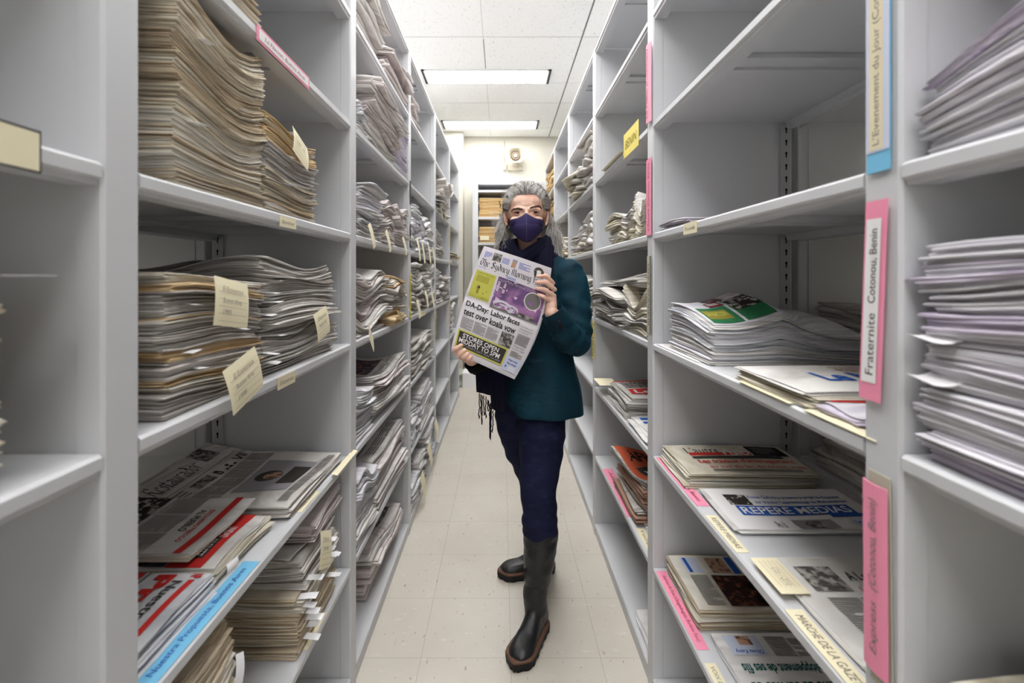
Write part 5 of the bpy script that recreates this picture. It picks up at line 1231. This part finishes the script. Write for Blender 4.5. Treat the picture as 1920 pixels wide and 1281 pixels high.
sleeve([(.005, 2.02, 1.30, .066), (-.010, 1.99, 1.22, .062), (-.025, 1.955, 1.10, .058), (-.03, 1.93, 1.03, .055), (-.055, 1.85, 1.0, .048), (*W(893, 682, 1.70), .036), (*W(887, 677, 1.67), .030)], mt=M_shirt)['label'] = 'black sleeve'
b = MB()
for k in range(4):
    c_ = W(1048 + k * 1.8, 604 + k * 3.2, 1.628 + k * .0015); ell(b, c_ - Vector((0, .004, 0)), (.0062, .004, .0062), None, 10, 6)
sub('cuff_buttons', b, M_cord, sl)
b = MB()
V = []
for j in range(2):
    for k in range(7):
        th = math.radians(14 + 32 * k / 6); p = tring(.985 - j * .035, .155 + .0, .122, .133, 1.942, th); V.append(p)
b.add(V, [(k, k + 1, 8 + k, 7 + k) for k in range(6)]); pf = sub('pocket_flap', b, M_velvet, jk); so = pf.modifiers.new('t', 'SOLIDIFY'); so.thickness = .004
# ---- scarf
b = MB()
def loop(cx, cy, cz, rx, ry, tilt, r, ph, n=40, sides=14, tiltx=0):
    V = []
    for i in range(n):
        t = 2 * PI * i / n; c_ = Vector((cx + rx * math.cos(t), cy + ry * math.sin(t), cz + tilt * math.cos(t) + tiltx * math.sin(t))); o_ = Vector((math.cos(t), math.sin(t), 0))
        for k in range(sides):
            a = 2 * PI * k / sides; r_ = r * (1 + .16 * math.sin(3 * a + 2 * t + ph) + .12 * mnoise.noise(Vector((math.cos(t) * 2, math.sin(t) * 2 + ph, a))))
            V.append(c_ + o_ * (r_ * .75 * math.cos(a)) + Vector((0, 0, 1)) * (r_ * 1.25 * math.sin(a)))
    b.add(V, [(i * sides + k, i * sides + (k + 1) % sides, ((i + 1) % n) * sides + (k + 1) % sides, ((i + 1) % n) * sides + k) for i in range(n) for k in range(sides)])
loop(.114, 1.928, 1.388, .082, .084, .010, .027, 0, tiltx=.026)
loop(.115, 1.925, 1.352, .092, .090, .016, .030, 2, tiltx=.016)
# crossing front folds
def fold(pts, wd, th, seed):
    V = []; n = len(pts); nw = 9
    for i, (p, dirx) in enumerate(pts):
        for k in range(nw):
            u = k / (nw - 1) - .5; V.append(Vector(p) + Vector(dirx).normalized() * (u * wd[i]) + Vector((0, -1, 0)) * (.010 * math.cos(u * 3) + .0035 * math.sin(k * 2.1 + seed + i * .3)))
    k0 = len(b.v); V2 = [v + Vector((0, th, 0)) for v in V]
    b.add(V + V2, [(i * nw + k, i * nw + k + 1, (i + 1) * nw + k + 1, (i + 1) * nw + k) for i in range(n - 1) for k in range(nw - 1)] + [(n * nw + i * nw + k, n * nw + (i + 1) * nw + k, n * nw + (i + 1) * nw + k + 1, n * nw + i * nw + k + 1) for i in range(n - 1) for k in range(nw - 1)]
          + [(i * nw, (i + 1) * nw, n * nw + (i + 1) * nw, n * nw + i * nw) for i in range(n - 1)] + [(i * nw + nw - 1, n * nw + i * nw + nw - 1, n * nw + (i + 1) * nw + nw - 1, (i + 1) * nw + nw - 1) for i in range(n - 1)]
          + [(k, n * nw + k, n * nw + k + 1, k + 1) for k in range(nw - 1)] + [((n - 1) * nw + k, (n - 1) * nw + k + 1, n * nw + (n - 1) * nw + k + 1, n * nw + (n - 1) * nw + k) for k in range(nw - 1)])
fold([(W(1030, 446, 1.875), (.55, 0, -.6)), (W(1018, 458, 1.84), (.6, 0, -.7)), (W(1003, 470, 1.82), (.6, 0, -.75)), (W(986, 482, 1.812), (.55, 0, -.8)), (W(968, 494, 1.82), (.5, 0, -.8)), (W(952, 504, 1.84), (.5, 0, -.8))], [.035, .045, .052, .058, .06, .06], .025, 1)
fold([(W(950, 452, 1.885), (.5, 0, .8)), (W(962, 468, 1.85), (.5, 0, .8)), (W(978, 486, 1.825), (.5, 0, .8)), (W(996, 505, 1.82), (.5, 0, .8)), (W(1010, 525, 1.82), (.5, 0, .8))], [.03, .036, .04, .045, .05], .02, 4)
fold([(W(1020, 445, 1.865), (1, 0, .1)), (W(1022, 470, 1.83), (1, 0, .0)), (W(1020, 495, 1.815), (1, 0, 0)), (W(1012, 530, 1.80), (1, 0, 0)), (W(1008, 575, 1.80), (1, 0, 0))], [.05, .065, .072, .08, .08], .025, 3)
fold([(W(953, 450, 1.90), (1, 0, .2)), (W(955, 480, 1.87), (1, 0, .1)), (W(945, 520, 1.84), (1, 0, .1)), (W(934, 570, 1.83), (1, 0, 0)), (W(926, 630, 1.82), (1, 0, 0)), (W(921, 690, 1.82), (1, 0, 0)), (W(919, 740, 1.82), (1, 0, -.2))], [.07, .085, .10, .115, .12, .12, .105], .022, 5)
fold([(W(938, 640, 1.815), (1, 0, 0)), (W(936, 700, 1.815), (1, 0, 0)), (W(933, 770, 1.815), (1, 0, -.3))], [.08, .075, .05], .02, 2)
scarf = sub('scarf', b, M_scarf, person)
b = MB()
for px, p0, p1, dx in ((897.5, 706, 736, 0), (899, 738, 786, -1), (902, 740, 796, 1), (904, 742, 797, 0), (907, 742, 780, 1), (911, 744, 785, 0), (914, 750, 772, 1), (917, 752, 806, 2), (920, 758, 815, -1), (922, 765, 826, -3), (925, 770, 812, -2), (919, 756, 822, -1)):
    P = [W(px + dx * t + prs.gauss(0, .5), p0 + (p1 - p0) * t, 1.815 + .004 * math.sin(t * 9)) for t in np.linspace(0, 1, 12)]
    b.tube(P, [.0022] * 10 + [.0032, .0012], 6)
sub('fringe', b, M_scarf, scarf)
tag(person, 'woman in teal velvet jacket, navy mask and scarf, standing in aisle holding up a newspaper', 'person')

# ---------------------------------------------------------------- newspaper in her hands
TL, TR, BR_, BL_ = W(908, 461, 1.675), W(1034, 503, 1.69), W(966, 709, 1.665), W(846, 655, 1.625)
nr = (TR - TL).cross(BL_ - TL).normalized()      # towards the camera
if nr.y > 0: nr = -nr
def PN(u, v, lift=0):
    p = TL.lerp(TR, u).lerp(BL_.lerp(BR_, u), v)
    w_ = 4 * v * (1 - v)
    p = p + (TR - TL).normalized() * ((.022 * u - .010 * (1 - u)) * w_)
    return p + nr * (.010 * math.sin(PI * u) * (.4 + .6 * v) - .004 * math.exp(-((v - .5) / .03) ** 2) + .002 * math.sin(9 * v + 3 * u) + lift)
M_held = mat('fresh_newsprint', srgb(222, 217, 222), .85, spec=.1)
b = MB(); nu, nv = 30, 44; r2 = random.Random(5)
for s_ in range(6):
    e0 = -.0009 * s_ * 1.3; e1 = e0 - .0007; du = [r2.uniform(-.004, .006) for _ in range(2)] if s_ else [0, 0]; dv = r2.uniform(-.002, .014) * (s_ > 0)
    V = []
    for lf in (e0, e1):
        for j in range(nv + 1):
            for i in range(nu + 1):
                u = i / nu; v = j / nv; V.append(PN(u * (1 + du[0]) + (.012 * s_ * .4 * u * math.sin(PI * v)), v * (1 + dv), lf - .0012 * s_ * u))
    k = (nu + 1) * (nv + 1); q = lambda i, j: j * (nu + 1) + i
    f = [(q(i, j), q(i, j + 1), q(i + 1, j + 1), q(i + 1, j)) for i in range(nu) for j in range(nv)] + [(k + q(i, j), k + q(i + 1, j), k + q(i + 1, j + 1), k + q(i, j + 1)) for i in range(nu) for j in range(nv)]
    f += [(q(nu, j), q(nu, j + 1), k + q(nu, j + 1), k + q(nu, j)) for j in range(nv)] + [(q(0, j), k + q(0, j), k + q(0, j + 1), q(0, j + 1)) for j in range(nv)] + [(q(i, nv), k + q(i, nv), k + q(i + 1, nv), q(i + 1, nv)) for i in range(nu)] + [(q(i, 0), q(i + 1, 0), k + q(i + 1, 0), k + q(i, 0)) for i in range(nu)]
    b.add(V, f)
front = [('l', .05, .045, .16, .105, 1, 5, 'bluetext'), ('r', .17, .03, .285, .105, 'photo'), ('l', .30, .05, .41, .105, 1, 5, 'bluetext'), ('r', .44, .055, .50, .11, 'skin'), ('r', .44, .035, .51, .06, 'silver'), ('l', .54, .045, .72, .105, 1, 5, 'bluetext'),
 ('c', .83, .075, .075, .045, 'photo'), ('c', .83, .085, .045, .03, 'white'), ('r', .77, .07, .80, .115, 'dark'), ('r', .86, .065, .90, .115, 'darkphoto'),
 ('n', 'The Sydney Morning Herald', .025, .112, .99, .200, 'black', {'nib': (.075, .065)}), ('l', .03, .197, .15, .203, 1, 1, 'bluetext'), ('l', .42, .200, .56, .222, 1, 2, 'bluetext'), ('l', .86, .203, .97, .212, 1, 1, 'lines'),
 ('r', .03, .232, .295, .485, 'yellow'), ('t', 'SPECTRUM', .06, .243, .26, .262, 'olive'), ('l', .06, .275, .24, .335, 1, 5, 'olive'), ('c', .12, .385, .022, .022, 'olive'), ('c', .13, .38, .012, .012, 'dark'), ('r', .11, .40, .14, .44, 'olive'), ('c', .20, .425, .008, .008, 'olive'), ('c', .235, .40, .006, .006, 'olive'), ('l', .19, .46, .28, .475, 1, 2, 'olive'),
 ('r', .325, .225, .975, .515, 'galaxy'), ('r', .325, .225, .46, .515, 'grey') if False else ('l', .34, .268, .46, .36, 1, 8, 'white'), ('t', 'Hold the drone! Fireworks', .34, .235, .95, .262, 'silver', {'shear': .1}),
 ('r', .36, .468, .90, .505, 'photo'), ('c', .47, .460, .12, .040, 'arch'), ('c', .48, .470, .09, .030, 'galaxy'), ('c', .60, .468, .09, .036, 'arch'), ('c', .61, .478, .07, .026, 'galaxy'), ('r', .325, .500, .975, .515, 'grey'),
 ('c', .83, .335, .112, .078, 'white'), ('c', .83, .335, .103, .071, 'grey'), ('c', .82, .355, .04, .016, 'galaxy'),
 ('t', 'DA-Day: Labor faces', .04, .53, .755, .592, 'black', {'bold': .02}), ('t', 'test over koala vow', .04, .600, .735, .660, 'black', {'bold': .02}),
 ('l', .04, .668, .10, .674, 1, 1, 'lines'), ('l', .04, .682, .555, .785, 3, 17, 'lines'), ('r', .575, .672, .745, .790, 'photo'), ('t', 'Hopes fade as rain', .775, .565, .94, .580, 'grey'), ('t', 'misses the farmers', .775, .588, .95, .603, 'grey'), ('t', 'for a third year', .775, .611, .91, .626, 'grey'), ('l', .775, .64, .96, .735, 1, 16, 'lines'),
 ('t', 'Travel chaos', .775, .745, .93, .762, 'grey'), ('t', 'as ports close', .775, .770, .95, .787, 'grey'), ('l', .775, .798, .96, .845, 1, 8, 'lines'),
 ('r', .035, .797, .735, .955, 'yellow'), ('r', .055, .810, .715, .942, 'dark'), ('t', 'STORES OPEN', .11, .820, .62, .860, 'white', {'bold': .012}), ('t', 'MIDDAY TO 5PM', .075, .866, .66, .908, 'white', {'bold': .012}), ('t', "NEW YEAR'S DAY SUN 1st JAN", .07, .914, .69, .936, 'silver', {'bold': .01}),
 ('r', .75, .855, .975, .975, 'paleblue'), ('t', 'Harvey', .79, .868, .93, .892, 'navy', {'bold': .02}), ('t', 'Norman', .79, .896, .93, .918, 'navy', {'bold': .02}), ('c', .79, .938, .014, .010, 'bluetext'), ('l', .83, .93, .95, .965, 1, 3, 'white')]
PV, PF, PK = printing(lambda u, v, l: tuple(PN(u, v, l)), front, .245, .37, .006, .00005, .0003)
mm_ = [M_held]; n0 = len(b.v); b.v += PV
for q_, k_ in zip(PF, PK):
    if INK[k_] not in mm_: mm_.append(INK[k_])
    b.f.append(tuple(i + n0 for i in q_)); b.m.append(mm_.index(INK[k_]))
tag(b.build('newspaper', mm_, None, tuple(PN(.5, 1))), 'newspaper with purple fireworks picture and blackletter masthead held up by the woman', 'newspaper')
